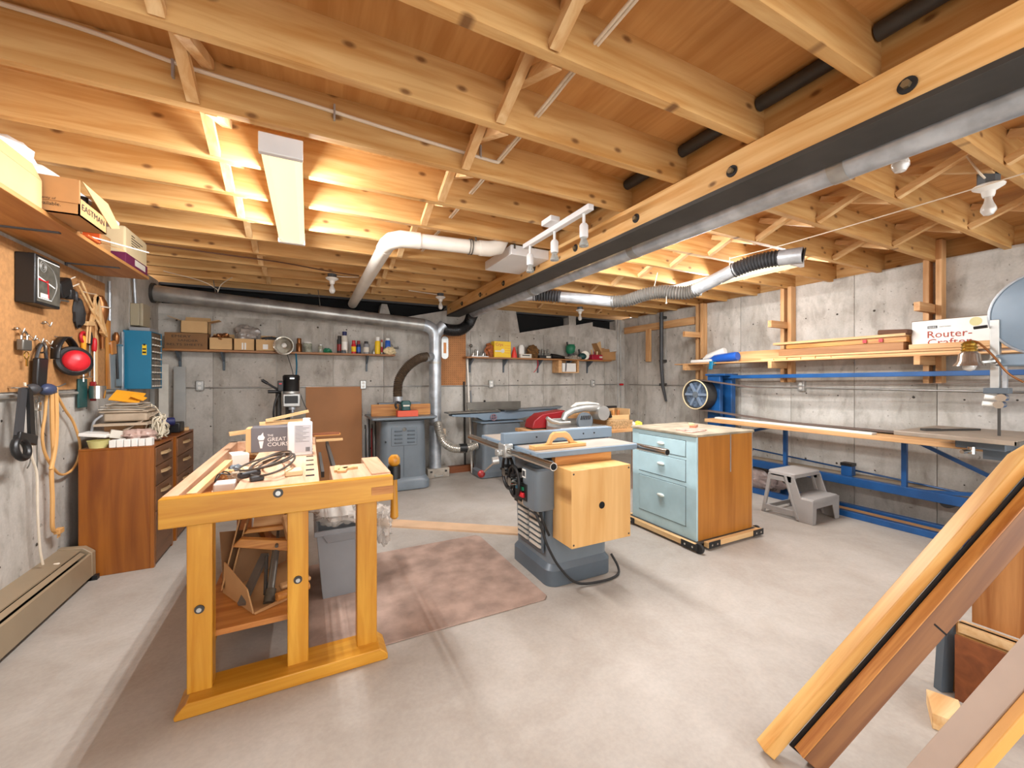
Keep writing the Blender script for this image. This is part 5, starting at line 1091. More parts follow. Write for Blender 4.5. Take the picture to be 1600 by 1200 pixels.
part('header', B(W-.045, W-.006, 4.04, 5.50, 2.11, 2.22), FY, rk, .002)
part('hanger', B(W-.085, W-.046, 4.86, 4.95, 1.60, 2.13), FZ, rk, .002)
for y, zt_ in ((3.86, 2.38), (2.70, 2.38), (1.47, 2.54)):
    part('upright', B(W-.10, W-.006, y, y+.04, 1.28, zt_), FZ, rk, .002)
    part('upright', B(W-.09, W-.004, y+.085, y+.125, 1.28, zt_ if y > 2 else 2.385), FZ, rk, .002)
    for z in (1.90, 1.44): part('arm', B(4.62, W-.01, y+.042, y+.083, z, z+.075), FX, rk, .002)
sl = thing('rack_shelf', 'long narrow board shelf lying on the lower rack arms', 'shelf', (4.75, 2.5, 1.515))
part('board', B(4.66, 4.90, .55, 4.12, 1.516, 1.532), FY, sl, .002)
Z0 = 1.532
LB = [(4.80, 4.88, 1.62, 3.25, Z0, Z0+.125, 'tall reddish board standing against the wall on the rack'), (4.68, 4.72, 1.2, 2.9, Z0, Z0+.02, 'lowest flat plank at the front of the rack shelf'),
      (4.67, 4.722, 1.0, 2.7, Z0+.022, Z0+.042, 'second flat plank of the rack stack'), (4.68, 4.79, 1.64, 2.7, Z0+.044, Z0+.113, 'third dark plank of the rack stack'), (4.66, 4.79, 1.62, 2.75, Z0+.165, Z0+.19, 'topmost wide plank of the rack stack'), (4.665, 4.725, .7, 1.60, Z0+.043, Z0+.085, 'deep plank at the right end of the rack shelf'), (4.68, 4.78, 1.62, 2.62, Z0+.115, Z0+.163, 'brown plank just below the topmost wide plank')]
for i, (a, b, c, d, e, f_, lb) in enumerate(LB):
    solo('lumber_plank', lb, 'plank', B(a, b, c, d, e, f_), (FY, PY, FY, wood('plank_brown', '8f6038', 'b07f50', 'y', .6, 6), FY, FY, OAKY)[i], group='planks stored on the wall rack', bev=.002)
solo('dark_trim', 'bundle of dark brown bark strips at the rack stack end', 'strips', MB().bar((4.715, 1.82, Z0+.215), (4.70, 1.60, Z0+.20), .08, .045), BROWNF, bev=.01)
for i, y in enumerate((1.9, 1.78)): solo('red_clip', ('left', 'right')[i]+' of two red tags on the rack plank ends', 'tag', B(4.668, 4.675, y, y+.03, Z0+.125, Z0+.155), RED)
for i in range(5): solo('short_offcut', ('leftmost', 'second', 'third', 'fourth', 'rightmost')[i]+' short pale offcut at the front of the rack shelf', 'offcut', B(4.665, 4.679, 2.75-.14*i, 2.87-.14*i, Z0, Z0+.014+.006*(i % 2)), PY, group='short offcuts on the rack shelf')
rb = thing('router_box', 'white carton printed Router-Crafter on the lumber rack', 'box', (4.86, 1.2, Z0))
part('body', B(4.73, 4.915, .62, 1.60, Z0+.0, Z0+.285), WHITE, rb, .002)
part('top_edge', B(4.728, 4.915, .62, 1.602, Z0+.285, Z0+.289), plain('carton_brown', '8a6f55', .8), rb)
text('lettering', 'Router-', (4.7285, 1.50, Z0+.135), (0, -1, 0), (0, 0, 1), .26, INKR, rb, .058)
text('lettering', 'Crafter', (4.7285, 1.50, Z0+.070), (0, -1, 0), (0, 0, 1), .26, INKR, rb, .055)
part('logo', B(4.7285, 4.80, 1.44, 1.50, Z0+.215, Z0+.237), DARKG, rb)
text('lettering', 'SEARS', (4.728, 1.495, Z0+.219), (0, -1, 0), (0, 0, 1), .048, INKW, rb)
text('lettering', 'CRAFTSMAN', (4.7285, 1.43, Z0+.221), (0, -1, 0), (0, 0, 1), .07, DARKG, rb)
part('stain', MB().cyl((4.7285, 1.22, Z0+.245), (4.73, 1.22, Z0+.245), .035, n=16), plain('stain_yellow', 'd8cf9a', .8), rb)
# bottles on the rack shelf
def lying(name, label, p, q, r, mat, capm):
    t = thing(name, label, 'bottle', p); p = V(p); q = V(q); d = q-p
    part('body', MB().rings([(p, r*.9), (p+d*.04, r), (p+d*.62, r), (p+d*.75, r*.5), (p+d*.8, r*.4)], 18), mat, t)
    part('cap', MB().rings([(p+d*.8, r*.42), (q, r*.38)], 14), capm, t); return t
lying('spray_bottle', 'blue spray bottle lying on the rack shelf left end', (4.74, 3.22, Z0+.07), (4.75, 3.72, Z0+.03), .055, BLUEP, NAVY)
lying('glue_bottle', 'white and black bottle leaning on the rack shelf', (4.78, 3.42, Z0+.15), (4.76, 3.80, Z0+.03), .045, WHITE, BLACK)
solo('white_tubes', 'white caulking tube lying in front of the bottles', 'tube', MB().cyl((4.70, 3.55, Z0+.024), (4.70, 3.86, Z0+.024), .023, n=14), WHITE)
sp_ = thing('spring_clamp', 'blue spring clamp gripping the rack shelf edge', 'clamp', (4.65, 3.50, 1.47))
part('jaw', B(4.63, 4.70, 3.48, 3.54, 1.534, 1.548).box(4.63, 4.70, 3.48, 3.54, 1.50, 1.514), TEALB, sp_, .004)
part('grip', MB().bar((4.64, 3.51, 1.54), (4.62, 3.51, 1.44), .05, .022, (1, 0, 0)), TEALB, sp_, .006)
# ---------------------------------------------------------------- long belt sander
ss = thing('stroke_sander', 'long blue-framed stroke belt sander along the right wall', 'sander', (4.7, 2.2, 0))
part('column', B(4.68, 4.74, 3.42, 3.60, .04, 1.36), BLUE, ss, .004)
part('column', B(4.82, 4.90, 3.36, 3.50, .04, 1.36), BLUE, ss, .004)
part('column', B(4.66, 4.90, .76, .90, .04, 1.36), BLUE, ss, .004)
part('top_bar', MB().bar((4.80, 3.56, 1.342), (4.80, .8, 1.372), .05, .042), BLUE, ss, .003)
part('top_plate', B(4.66, 4.92, 3.34, 3.62, 1.36, 1.385), BLUE, ss, .003)
part('lower_rail', B(4.60, 4.66, .6, 3.6, .0, .055), BLUE, ss, .003)
part('lower_rail', B(4.86, 4.92, .6, 3.6, .0, .055), BLUE, ss, .003)
part('middle_rail', B(4.70, 4.76, .6, 3.6, .285, .365), BLUE, ss, .003)
part('rail_shelf', B(4.76, 4.96, .6, 3.6, .345, .36), plain('shelf_dust', 'a4937c', .8), ss)
for y in (2.655, 1.65): part('post', MB().bar((4.73, y, .365), (4.73, y, .80), .035, .035), BLUE, ss)
part('strut', MB().bar((4.73, 1.60, .79), (4.73, 1.02, .50), .02, .03), BLUE, ss)
part('strut', MB().bar((4.73, 2.75, .79), (4.73, 3.25, .63), .02, .03), BLUE, ss)
part('strut', MB().bar((4.73, 1.65, .33), (4.70, 1.02, .44), .02, .03), BLUE, ss)
part('control_rod', MB().cyl((4.90, 3.4, .47), (4.90, .9, .34), .009, n=8), BLUE, ss)
mo = part('lift_motor', B(4.77, 4.85, 2.06, 2.15, .36, .47), BLUE, ss, .004)
part('motor_cap', B(4.765, 4.855, 2.055, 2.155, .455, .485), BLACK, mo, .003)
part('caster_motor', MB().cyl((4.72, 1.38, .30), (4.80, 1.38, .30), .05, n=16), BLACK, ss)
dr_ = part('belt_drum', MB().lathe((4.50, 3.65, 1.115), (1, 0, 0), [(.19, 0), (.197, .004), (.197, .17), (.19, .175), (.165, .175), (.165, .03), (.175, .004), (.19, 0)], 40, False), STEEL, ss)
part('drum_rim', MB().torus((4.50, 3.65, 1.115), (1, 0, 0), .187, .008, 40), CREAM, dr_)
part('drum_inside', MB().cyl((4.535, 3.65, 1.115), (4.54, 3.65, 1.115), .165, n=32), plain('drum_blue', '6d7f95', .5, .2, .25, 30), dr_)
for i in range(6):
    a = i*math.pi/3; part('spoke', MB().bar((4.525, 3.65+.03*math.cos(a), 1.115+.03*math.sin(a)), (4.525, 3.65+.165*math.cos(a), 1.115+.165*math.sin(a)), .03, .02, (1, 0, 0)), plain('spoke_blue', '8fa0b5', .4, .3), dr_)
part('hub', MB().cyl((4.505, 3.65, 1.115), (4.68, 3.65, 1.115), .04, n=20), MGREY, dr_)
BELT = plain('sanding_belt', '6e5b50', .8, 0, .1, 20)
part('belt', MB().prism([(4.505, 3.60, .921), (4.505, 3.60, .917), (4.505, 2.6, .853), (4.505, 1.0, .853), (4.505, 1.0, .857), (4.505, 2.6, .857)], (.16, 0, 0)), BELT, ss, label='brown sanding belt')
part('belt', MB().prism([(4.505, 3.65, 1.312), (4.505, 3.65, 1.308), (4.505, 2.9, 1.215), (4.505, .85, 1.305), (4.505, .85, 1.309), (4.505, 2.9, 1.219)], (.16, 0, 0)), BELT, ss)
part('table_board', B(4.30, 4.68, .95, 3.35, .80, .838), FY, ss, .003)
part('drum_bracket', B(4.68, 4.72, 3.55, 3.70, 1.06, 1.17), BLUE, ss)
solo('white_trim', 'long white trim strip lying on the sander bench', 'strip', MB().bar((4.46, 3.30, .847), (4.36, 1.72, .847), .075, .016), WHITE)
solo('floor_board', 'long brown board on the floor under the belt sander', 'board', B(4.68, 4.84, .75, 2.4, .0, .03), FY)
rag('wrapped_bundle', 'plastic-wrapped bundle on the floor under the belt sander', 'bundle', (4.76, 2.95, .12), (.09, .25, .12), plain('bag_mauve', 'a08d86', .4, 0, .2, 10), 61, .3)
# ---------------------------------------------------------------- bandsaw
bw = thing('bandsaw', 'blue-grey bandsaw with round wheel housing at the right edge', 'bandsaw', (4.1, .8, 0))
BC = V((3.95, .70, 1.72))
hs_ = part('wheel_housing', MB().lathe(BC, (1, 0, 0), [(.0, 0), (.245, 0), (.262, .006), (.27, .02), (.27, .14), (.0, .14)], 56), MBLUE, bw)
part('housing_rim', MB().torus(BC, (1, 0, 0), .262, .007, 56), GALV, hs_)
part('frame_arm', B(3.93, 4.12, .40, .93, 1.40, 1.475), MBLUE, bw, .01)
part('frame_column', B(3.97, 4.16, .38, .50, .0, 1.72), MBLUE, bw, .012)
part('guide_post', B(3.94, 3.985, .915, .955, 1.26, 1.70), ALU, bw, .002)
part('blade_shield', B(3.95, 3.975, .885, .905, 1.25, 1.40), GALV, bw)
part('guide_block', B(3.92, 3.99, .87, .98, 1.225, 1.262), MGREYD, bw, .004)
for z, y in ((1.20, .905), (1.155, .915)):
    part('guide_bearing', MB().cyl((3.925, y, z), (3.985, y, z), .024, n=18), CHROME, bw)
    part('guide_knob', MB().cyl((3.93, y+.07, z+.005), (3.95, y+.02, z), .016, n=12), WHITE, bw)
part('blade', B(3.955, 3.958, .912, .926, .95, 1.24), STEEL, bw)
tbw = part('table', B(3.70, 4.42, .79, 1.35, .925, .955), plain('saw_table', 'a99b8b', .45, .4, .1, 6), bw, .003)
part('table_insert', B(3.70, 4.42, .78, .80, .925, .95), IRON, tbw)
part('trunnion', B(3.82, 4.2, .86, 1.08, .87, .925), MGREYD, bw, .006)
part('tilt_knob', MB().cyl((3.80, 1.0, .86), (3.72, 1.02, .855), .012, n=10).cyl((3.80, 1.0, .885), (3.80, 1.0, .84), .02, n=12), CHROME, bw)
part('lower_housing', B(4.02, 4.2, .42, .92, .05, .80), MBLUE, bw, .03)
part('foot', B(3.88, 4.25, .36, 1.02, .0, .05), MGREYD, bw, .006)
part('support', B(4.0, 4.12, .88, 1.0, .79, .88), MGREYD, bw)
part('tension_rod', MB().cyl((3.92, .96, 1.66), (3.92, 1.02, 1.655), .01, n=8), BLACK, bw)
lp = thing('work_lamp', 'brass and chrome work lamp clamped to the bandsaw', 'lamp', (3.86, 1.03, 1.4))
part('shade', MB().lathe((3.88, 1.03, 1.405), (0, 0, 1), [(.075, 0), (.07, .01), (.055, .03), (.05, .075), (.035, .095), (.03, .095), (.045, .07), (.05, .03), (.068, .006)], 28), plain('lamp_pewter', 'b3a79b', .2, .85), lp)
part('socket', MB().lathe((3.88, 1.03, 1.50), (0, 0, 1), [(.036, 0), (.04, .01), (.034, .018), (.04, .028), (.034, .038), (.038, .05), (.02, .068)], 20), BRASS, lp)
part('bulb', MB().sph((3.88, 1.03, 1.405), .035, 14), BULB, lp)
part('bracket', MB().bar((3.88, 1.0, 1.425), (3.925, .93, 1.435), .02, .014).torus((3.92, .93, 1.435), (1, 0, 0), .022, .006), ALU, lp)
part('cable', MB().tube([(3.88, 1.03, 1.57), (3.88, .99, 1.555), (3.885, .93, 1.47), (3.89, .87, 1.36), (3.95, .82, 1.30)], .006), COPPER, lp)
solo('miter_gauge', 'black miter bar lying on the bandsaw table', 'gauge', MB().bar((3.90, 1.22, .962), (4.25, 1.08, .962), .02, .012).bar((3.86, 1.25, .964), (3.96, 1.20, .964), .035, .015), STEEL)
# ---------------------------------------------------------------- leaning boards in the right foreground
th = math.atan(318/633); R_ = V((math.cos(th), -math.sin(th), 0)); F_ = V((math.sin(th), math.cos(th), 0)); U_ = V((0, 0, 1))
def CP(xc, zc, z): return R_*xc+F_*zc+U_*z
lean = V((.66, 0, .75))
dirv = (R_*.66+U_*.75).normalized(); nrm = (R_*-.75+U_*.66).normalized()
def PXL(px, py, zc): return CP((px-800)/633*zc, zc, 1.32-(py-592)/633*zc)
def leaning(name, label, px, zc, length, wid, dep, mat, tip=0):
    """board leaning up to the right: its upper edge passes over the spot seen at (px, 1133) at depth zc"""
    p = PXL(px, 1133, zc); p = p-dirv*((p.z-wid*.66)/dirv.z)
    poly = [(0, 0), (length, 0)]+([(length+.10, -.033)] if tip else [])+[(length+(.10 if tip else 0), -wid), (0, -wid)]
    o = link(name, MB().prism([(a, 0, b) for a, b in poly], (0, dep, 0)), mat, (0, 0, 0), .003)
    o.matrix_world = Matrix((tuple(dirv)+(0,), tuple(F_)+(0,), tuple(nrm)+(0,), (0, 0, 0, 1))).transposed()
    o.location = p
    return tag(o, label, 'board', 'boards leaning in the foreground')
leaning('leaning_board', 'light maple board leaning in the right foreground, farthest of the stack', 1232, 1.40, 1.36, .045, .05, wood('lean_light', 'c98f45', 'e6b973', 'x', .45, 5), 1)
lb2 = leaning('leaning_board', 'wide oak board with shade-darkened face and lit edge strip, leaning in front of the light maple board', 1302, 1.348, 1.5, .085, .04, wood('lean_oak_shaded', '70462a', '8d5f38', 'x', .5, 5))  # shade on the broad face is put into its darker colour
eb2 = link('oak_edge_lit', B(0, 1.5, 0, .04, 0, .004), OAKX, (0, 0, 0)); eb2.parent = lb2  # separate lighter strip so the board's edge reads as lit
cj = link('crack', B(.62, .626, -.0006, .001, -.085, -.03), HOLE, (0, 0, 0)); cj.parent = lb2
leaning('leaning_board', 'grey-beige board leaning at the lower right corner', 1552, 1.02, 1.3, .05, .07, plain('lean_beige', 'b39d8c', .6, 0, .06, 4))
leaning('leaning_board', 'orange board leaning nearest in the lower right corner', 1584, .99, 1.3, .035, .025, wood('lean_orange', 'c28232', 'e0a552', 'x', .45, 5))
leaning('leaning_board', 'thin black sheet painted as the shaded gap between the two big leaning boards', 1262, 1.392, 1.34, .09, .006, plain('gap_shade', '17110d', .8))  # black filler standing in for the shadow in the gap
solo('board_splinter', 'thin splintered strip along the upper edge of the light leaning board', 'strip', MB().prism([PXL(1290, 1068, 1.47), PXL(1332, 1000, 1.47), PXL(1340, 1003, 1.47), PXL(1305, 1072, 1.47)], F_*-.03), PX)
bnr = thing('scrap_cart', 'low cart of leaning plywood panels behind the foreground boards', 'cart', CP(2.0, 1.6, 0))
def wallp(a, b, z0, z1, t=.015):
    p, q = CP(a[0], a[1], 0), CP(b[0], b[1], 0); n = (q-p).cross(U_).normalized()*-t
    return MB().prism([p+U_*z0, q+U_*z0, q+U_*z1, p+U_*z1], n)
part('dark_panel', wallp((1.825, 1.67), (2.06, 1.25), .0, .265), DARKP, bnr)
part('oak_panel', wallp((1.93, 1.70), (2.2, 1.22), .30, .82), wood('oak_ply', '8f5426', 'c48a52', 'z', .45, 4), bnr)
part('pine_rail', wallp((1.86, 1.69), (2.1, 1.26), .265, .30, .05), PX, bnr)
part('steel_leg', MB().bar(CP(1.83, 1.72, 0), CP(1.87, 1.72, .60), .05, .03, F_), MGREYD, bnr)
part('floor_panel', wallp((1.86, 1.72), (2.12, 1.26), .0, .30), BIRCH, bnr)
solo('pine_block', 'short pine offcut lying on the floor by the scrap cart', 'offcut', MB().bar(CP(1.62, 1.50, .03), CP(1.72, 1.62, .03), .09, .06), PX, bev=.003)
# ---------------------------------------------------------------- ceiling things
pv = thing('pvc_pipe', 'white plastic drain pipe with elbow hanging below the joists', 'pipe', (.6, 3, 2.2))
part('run', MB().cyl((.50, 5.5, 2.27), (.515, 3.12, 2.305), .055, n=24), PVC, pv)
part('elbow', MB().rings([((.514, 3.2, 2.308), .058), ((.516, 3.08, 2.31), .058), ((.535, 2.99, 2.312), .06), ((.59, 2.93, 2.315), .06), ((.68, 2.915, 2.315), .058), ((.72, 2.91, 2.315), .058)], 24), PVC, pv)
part('run', MB().cyl((.68, 2.915, 2.315), (1.20, 2.86, 2.315), .052, n=24), PVC, pv)
part('elbow', MB().rings([((1.16, 2.865, 2.315), .058), ((1.24, 2.855, 2.318), .058), ((1.31, 2.85, 2.34), .06), ((1.34, 2.85, 2.40), .058), ((1.345, 2.85, 2.46), .056)], 24), PVC, pv)
for x in (1.08, 1.10): part('strap', MB().torus((x, 2.87, 2.315), (1, -.1, 0), .056, .004), IRON, pv)
part('strap_end', B(1.10, 1.115, 2.80, 2.803, 2.34, 2.46), IRON, pv)
jb = thing('ceiling_box', 'flat white sheet-metal box mounted under the joists', 'box', (1.6, 3.1, 2.28))
part('case', B(1.40, 1.742, 2.80, 3.32, 2.285, 2.36), WHITEM, jb, .004)
part('bracket', B(1.42, 1.436, 2.795, 2.80, 2.33, 2.41), IRON, jb)
tr_ = thing('track_light', 'white track light bar with three spot heads', 'light', (1.45, 2.27, 2.2))
part('bar', B(1.435, 1.475, 1.88, 2.68, 2.295, 2.33), WHITEM, tr_, .004)
part('mount_plate', B(1.37, 1.44, 2.18, 2.30, 2.325, 2.36), WHITEM, tr_, .004)
for y in (1.95, 2.27, 2.60):
    h_ = part('spot_head', MB().lathe((1.455, y, 2.155), (0, 0, 1), [(.024, 0), (.026, .01), (.026, .07), (.018, .082), (.0, .084)], 20), WHITEM, tr_)
    part('stem', MB().cyl((1.455, y, 2.235), (1.455, y, 2.298), .009, n=10), WHITEM, h_)
    part('bulb', MB().lathe((1.455, y, 2.10), (0, 0, 1), [(.0, 0), (.028, .004), (.028, .018), (.018, .045), (.018, .056)], 18), GLASS, h_)
def bulb(label, x, y, cable=None):
    t = thing('bulb_fixture', label, 'light', (x, y, 2.2), 'bare bulb holders on the joists')
    part('junction_box', MB().cyl((x, y, 2.325), (x, y, 2.40 if y < 1 else 2.362), .042, n=8), plain('box_metal', '5f6468', .5, .4), t)
    part('holder', MB().lathe((x, y, 2.262), (0, 0, 1), [(.02, 0), (.024, .012), (.026, .03), (.058, .05), (.06, .058), (.05, .064)], 24), WHITE, t)
    part('bulb', MB().lathe((x, y, 2.165), (0, 0, 1), [(.0, 0), (.018, .006), (.029, .025), (.029, .04), (.018, .068), (.014, .085), (.014, .1)], 20), BULB, t)
    if cable: part('cable', MB().tube(cable, .005), CORDW, t)
    return t
bulb('bare bulb holder above the left back shelf', .21, 4.40, [(.25, 4.40, 2.345), (.36, 4.4, 2.35), (.46, 4.4, 2.357)])
bulb('bare bulb holder just left of the beam near the back wall', 1.44, 4.81, [(1.40, 4.81, 2.345), (1.25, 4.80, 2.35), (1.05, 4.79, 2.357)])
bulb('bare bulb holder under the far right joists', 3.52, 4.81)
bulb('large bare bulb holder in the near right joist bay', 3.15, .768, [(3.12, .77, 2.35), (3.06, .78, 2.38), (3.05, .82, 2.48)])
bulb('bare bulb half hidden behind the beam pipe', 2.17, .77)
# flexible dust arm on the right
fa = thing('flexible_dust_duct', 'galvanised and grey flexible dust hose arm hanging under the right joists', 'duct', (2.8, 3, 2.1))
HG = plain('hose_grey', '6c6862', .5, .1, .1, 8)
part('branch', MB().cyl((2.03, 3.86, 2.215), (2.19, 3.79, 2.22), .055, n=20), GALV, fa)
part('hose', MB().flex([(2.17, 3.80, 2.225), (2.28, 3.72, 2.215), (2.40, 3.62, 2.195)], .06, 18, .03, .007), plain('hose_black', '3a3a3c', .45), fa)
part('metal_pipe', MB().cyl((2.38, 3.64, 2.197), (2.82, 3.26, 2.115), .055, n=24), GALV, fa)
part('hose', MB().flex([(2.80, 3.28, 2.118), (2.90, 3.16, 2.12), (2.98, 3.0, 2.155), (3.06, 2.86, 2.165), (3.12, 2.75, 2.14), (3.18, 2.66, 2.13), (3.22, 2.56, 2.15)], .06, 18, .024, .007), HG, fa)
part('metal_pipe', MB().cyl((3.20, 2.59, 2.145), (3.22, 2.20, 2.245), .056, n=24), GALV, fa)
part('hose', MB().flex([(3.22, 2.22, 2.24), (3.24, 2.10, 2.262), (3.26, 1.98, 2.268), (3.285, 1.87, 2.262)], .058, 18, .024, .007), plain('hose_black', '3a3a3c', .45), fa)
part('nozzle', MB().rings([((3.28, 1.89, 2.262), .06), ((3.30, 1.82, 2.257), .06), ((3.325, 1.74, 2.25), .062)], 24), GALV, fa)
part('nozzle_bore', MB().cyl((3.327, 1.738, 2.25), (3.329, 1.734, 2.249), .055, n=24), HOLE, fa)
part('hanger_cord', MB().cyl((3.02, 2.92, 2.20), (3.05, 2.9, 2.36), .004, n=6).cyl((3.22, 2.26, 2.28), (3.22, 2.26, 2.36), .004, n=6).cyl((3.215, 2.34, 2.15), (3.23, 2.3, 2.18), .008, n=6), CORDW, fa, kind='stuff')
part('pull_cord', MB().tube([(3.06, 2.80, 2.12), (3.06, 2.80, 2.05)], .003).sph((3.06, 2.80, 2.045), .009), CORDW, fa)
solo('pull_string', 'thin white string stretched across the right joists', 'string', MB().tube([(3.22, 2.26, 2.35), (3.20, 1.72, 2.33), (3.08, .64, 2.31), (3.0, 0, 2.33)], .0035, 6), CORDW)
# electrical cables
sc_ = thing('ceiling_cable', 'white cable stapled along a joist face above the bench', 'cable', (0, 1.48, 2.4))
yk = JY0+PIT*3-.008
part('cable', MB().tube([(-1.40, yk, 2.535), (-1.07, yk, 2.535), (-.70, yk, 2.527), (-.41, yk, 2.495), (0, yk, 2.48), (.34, yk, 2.463), (.63, yk, 2.45), (.85, yk, 2.443), (.885, yk, 2.45), (.885, yk-.03, 2.465), (.885, yk-.12, 2.47)], .008), CORDW, sc_)
for x in (-.45, .1, .78): part('staple', B(x-.004, x+.004, yk-.010, yk+.008, 2.44, 2.505), GALV, sc_)
cb2 = thing('cable_bundle', 'pair of white cables running through the joists toward the back', 'cable', (.88, 3, 2.45))
for dx in (0, .014): part('cable', MB().tube([(.86+dx, -.5, 2.46), (.865+dx, 1.1, 2.455), (.87+dx, 1.45, 2.45), (.88+dx, 2.2, 2.455), (.89+dx, 3.6, 2.45)], .006), CORDW, cb2)
solo('dark_cable', 'dark sagging cable under the far left joists', 'cable', MB().tube([(-1.2, 4.0, 2.35), (-.6, 4.05, 2.345), (-.2, 4.1, 2.345), (.2, 4.2, 2.335), (.45, 4.3, 2.35)], .006), BROWNF)
solo('antenna_wire', 'thin loose white wires hanging near the left end of the dust duct', 'wire', MB().tube([(-1.25, 5.0, 2.36), (-1.0, 5.22, 2.34), (-.87, 5.24, 2.27), (-.86, 5.24, 2.24)], .004).tube([(-.86, 5.24, 2.24), (-.82, 5.2, 2.32), (-.70, 5.0, 2.36)], .004), CORDW)
# ---------------------------------------------------------------- right shelf of the back wall
ZS = 1.635
shelf('brown shelf crowded with tools on the back wall right of the dust pipe', 1.98, 4.56, ZS, .2, (2.08, 2.62, 3.22, 3.76, 4.18), wood('shelf_brown', '8a5a30', 'a9733f', 'x', .5, 4))
yc = YB-.11
v = thing('chrome_fittings', 'cluster of small chrome fittings at the left end of the tool shelf', 'fittings', (2.2, yc, ZS))
part('tray', B(2.06, 2.32, yc-.06, yc+.06, ZS, ZS+.012), ALU, v)
for i in range(6): part('fitting', MB().cyl((2.09+i*.04, yc-.03+.02*(i % 3), ZS+.012), (2.10+i*.04, yc-.03+.02*(i % 3), ZS+.05+.02*((i*3) % 4)), .014, n=10), (CHROME, IRON)[i % 2], v)
part('stand', MB().cyl((2.07, yc+.02, ZS+.012), (2.07, yc+.02, ZS+.15), .008, n=8).sph((2.08, yc+.02, ZS+.16), .025), IRON, v)
rag('orange_bag', 'crumpled orange net bag beside the yellow box', 'bag', (2.36, yc, ZS+.10), (.07, .05, .10), plain('net_orange', 'b5622a', .6, 0, .3, 30), 71, .4)
yb_ = thing('yellow_box', 'yellow printed box with red lettering on the tool shelf', 'box', (2.53, yc, ZS))
part('body', B(2.41, 2.68, yc-.06, yc+.06, ZS, ZS+.235), YELL, yb_, .003)
text('lettering', 'Crys', (2.43, yc-.061, ZS+.155), (1, 0, 0), (0, 0, 1), .12, RED, yb_, .055)
part('picture', MB().cyl((2.545, yc-.0605, ZS+.095), (2.545, yc-.062, ZS+.095), .03, n=20), PAPER, yb_)
part('print_band', B(2.42, 2.53, yc-.0615, yc-.06, ZS+.08, ZS+.10), PAPER, yb_)
for i in range(4): part('print_line', B(2.58, 2.67, yc-.0615, yc-.06, ZS+.17-.035*i, ZS+.174-.035*i), ORANGE, yb_)
solo('red_cone', 'red plastic cone standing beside the yellow box', 'cone', MB().lathe((2.75, yc-.03, ZS), (0, 0, 1), [(.045, 0), (.04, .05), (.012, .16), (.0, .165)], 16), plain('hot_red', 'e23a2a', .45))
rag('brown_rope', 'brown rope bundle on the tool shelf', 'rope', (3.08, yc, ZS+.10), (.10, .06, .105), plain('rope', '7a5428', .9, 0, .3, 40), 72, .35)
solo('white_bottle', 'white plastic bottle behind the white carton', 'bottle', loft([rr(2.85, 2.94, yc-.01, yc+.05, ZS, .02), rr(2.85, 2.94, yc-.01, yc+.05, ZS+.17, .02), rr(2.87, 2.92, yc, yc+.04, ZS+.20, .015)]), WHITE)
wx = thing('white_carton', 'small white carton with printing on the tool shelf edge', 'box', (2.92, 5.37, ZS))
part('body', B(2.83, 3.02, yc-.08, yc-.03, ZS, ZS+.06), PAPER, wx, .002)
part('print_line', B(2.86, 2.99, yc-.081, yc-.08, ZS+.03, ZS+.045), DARKG, wx)
bt = thing('bit_stand', 'dark stand holding router bits on the tool shelf', 'stand', (3.28, yc, ZS))
part('block', B(3.18, 3.40, yc-.05, yc+.05, ZS, ZS+.05), BLACK, bt, .004)
for i in range(4): part('bit', MB().lathe((3.21+i*.05, yc, ZS+.05), (0, 0, 1), [(.008, 0), (.008, .03), (.016, .035), (.014, .08+.02*(i % 2)), (.0, .085+.02*(i % 2))], 10), IRON, bt)
part('label', B(3.30, 3.38, yc-.052, yc-.05, ZS+.012, ZS+.04), PAPER, bt)
solo('black_grinder', 'black angle grinder lying on the tool shelf', 'grinder', MB().rings([((3.42, yc, ZS+.045), .04), ((3.50, yc, ZS+.04), .038), ((3.62, yc, ZS+.03), .028), ((3.68, yc, ZS+.025), .02)], 14), BLACK)
gj = thing('green_sander', 'green power tool standing on the tool shelf', 'power tool', (3.78, yc, ZS))
part('body', MB().rings([((3.78, yc, ZS+.09), .05), ((3.78, yc, ZS+.13), .075), ((3.79, yc, ZS+.20), .08), ((3.79, yc, ZS+.24), .06)], 16), GREEN, gj)
part('switch', MB().cyl((3.73, yc, ZS+.22), (3.72, yc, ZS+.28), .014, n=10), BLACK, gj)
part('base', MB().cyl((3.80, yc, ZS), (3.80, yc, ZS+.10), .055, n=18), DARKG, gj)
rag('cable_tangle', 'tangle of pale cable in front of the green tool', 'cable', (3.80, yc-.07, ZS+.025), (.13, .03, .028), plain('cable_pale', 'b9ac9b', .7, 0, .3, 60), 73, .6)
cs_ = thing('circular_saw', 'dark circular saw on the tool shelf', 'saw', (4.0, yc, ZS))
part('body', MB().sph((4.02, yc, ZS+.055), .07, 14, (1.1, .8, .78)), DGREEN, cs_)
part('handle', MB().cyl((3.97, yc, ZS+.09), (3.95, yc, ZS+.17), .016, n=10), BLACK, cs_)
part('blade', MB().cyl((4.10, yc+.03, ZS+.075), (4.105, yc+.04, ZS+.075), .073, n=28), plain('blade_bone', 'c9c0ae', .4, .3), cs_)
rd = thing('red_tool_box', 'red tool box full of small tools on the tool shelf', 'tool box', (4.25, yc, ZS))
part('tray', B(4.16, 4.38, yc-.08, yc+.02, ZS, ZS+.085), plain('crimson', 'a81230', .4), rd, .006)
part('label', B(4.31, 4.37, yc-.082, yc-.08, ZS+.03, ZS+.06), PAPER, rd)
for i in range(3): part('tool_handle', MB().cyl((4.20+i*.05, yc-.03, ZS+.07), (4.19+i*.06, yc-.02, ZS+.14+.03*(i == 0)), .012, n=8), (CARDL, DRED, CREAM)[i], rd)
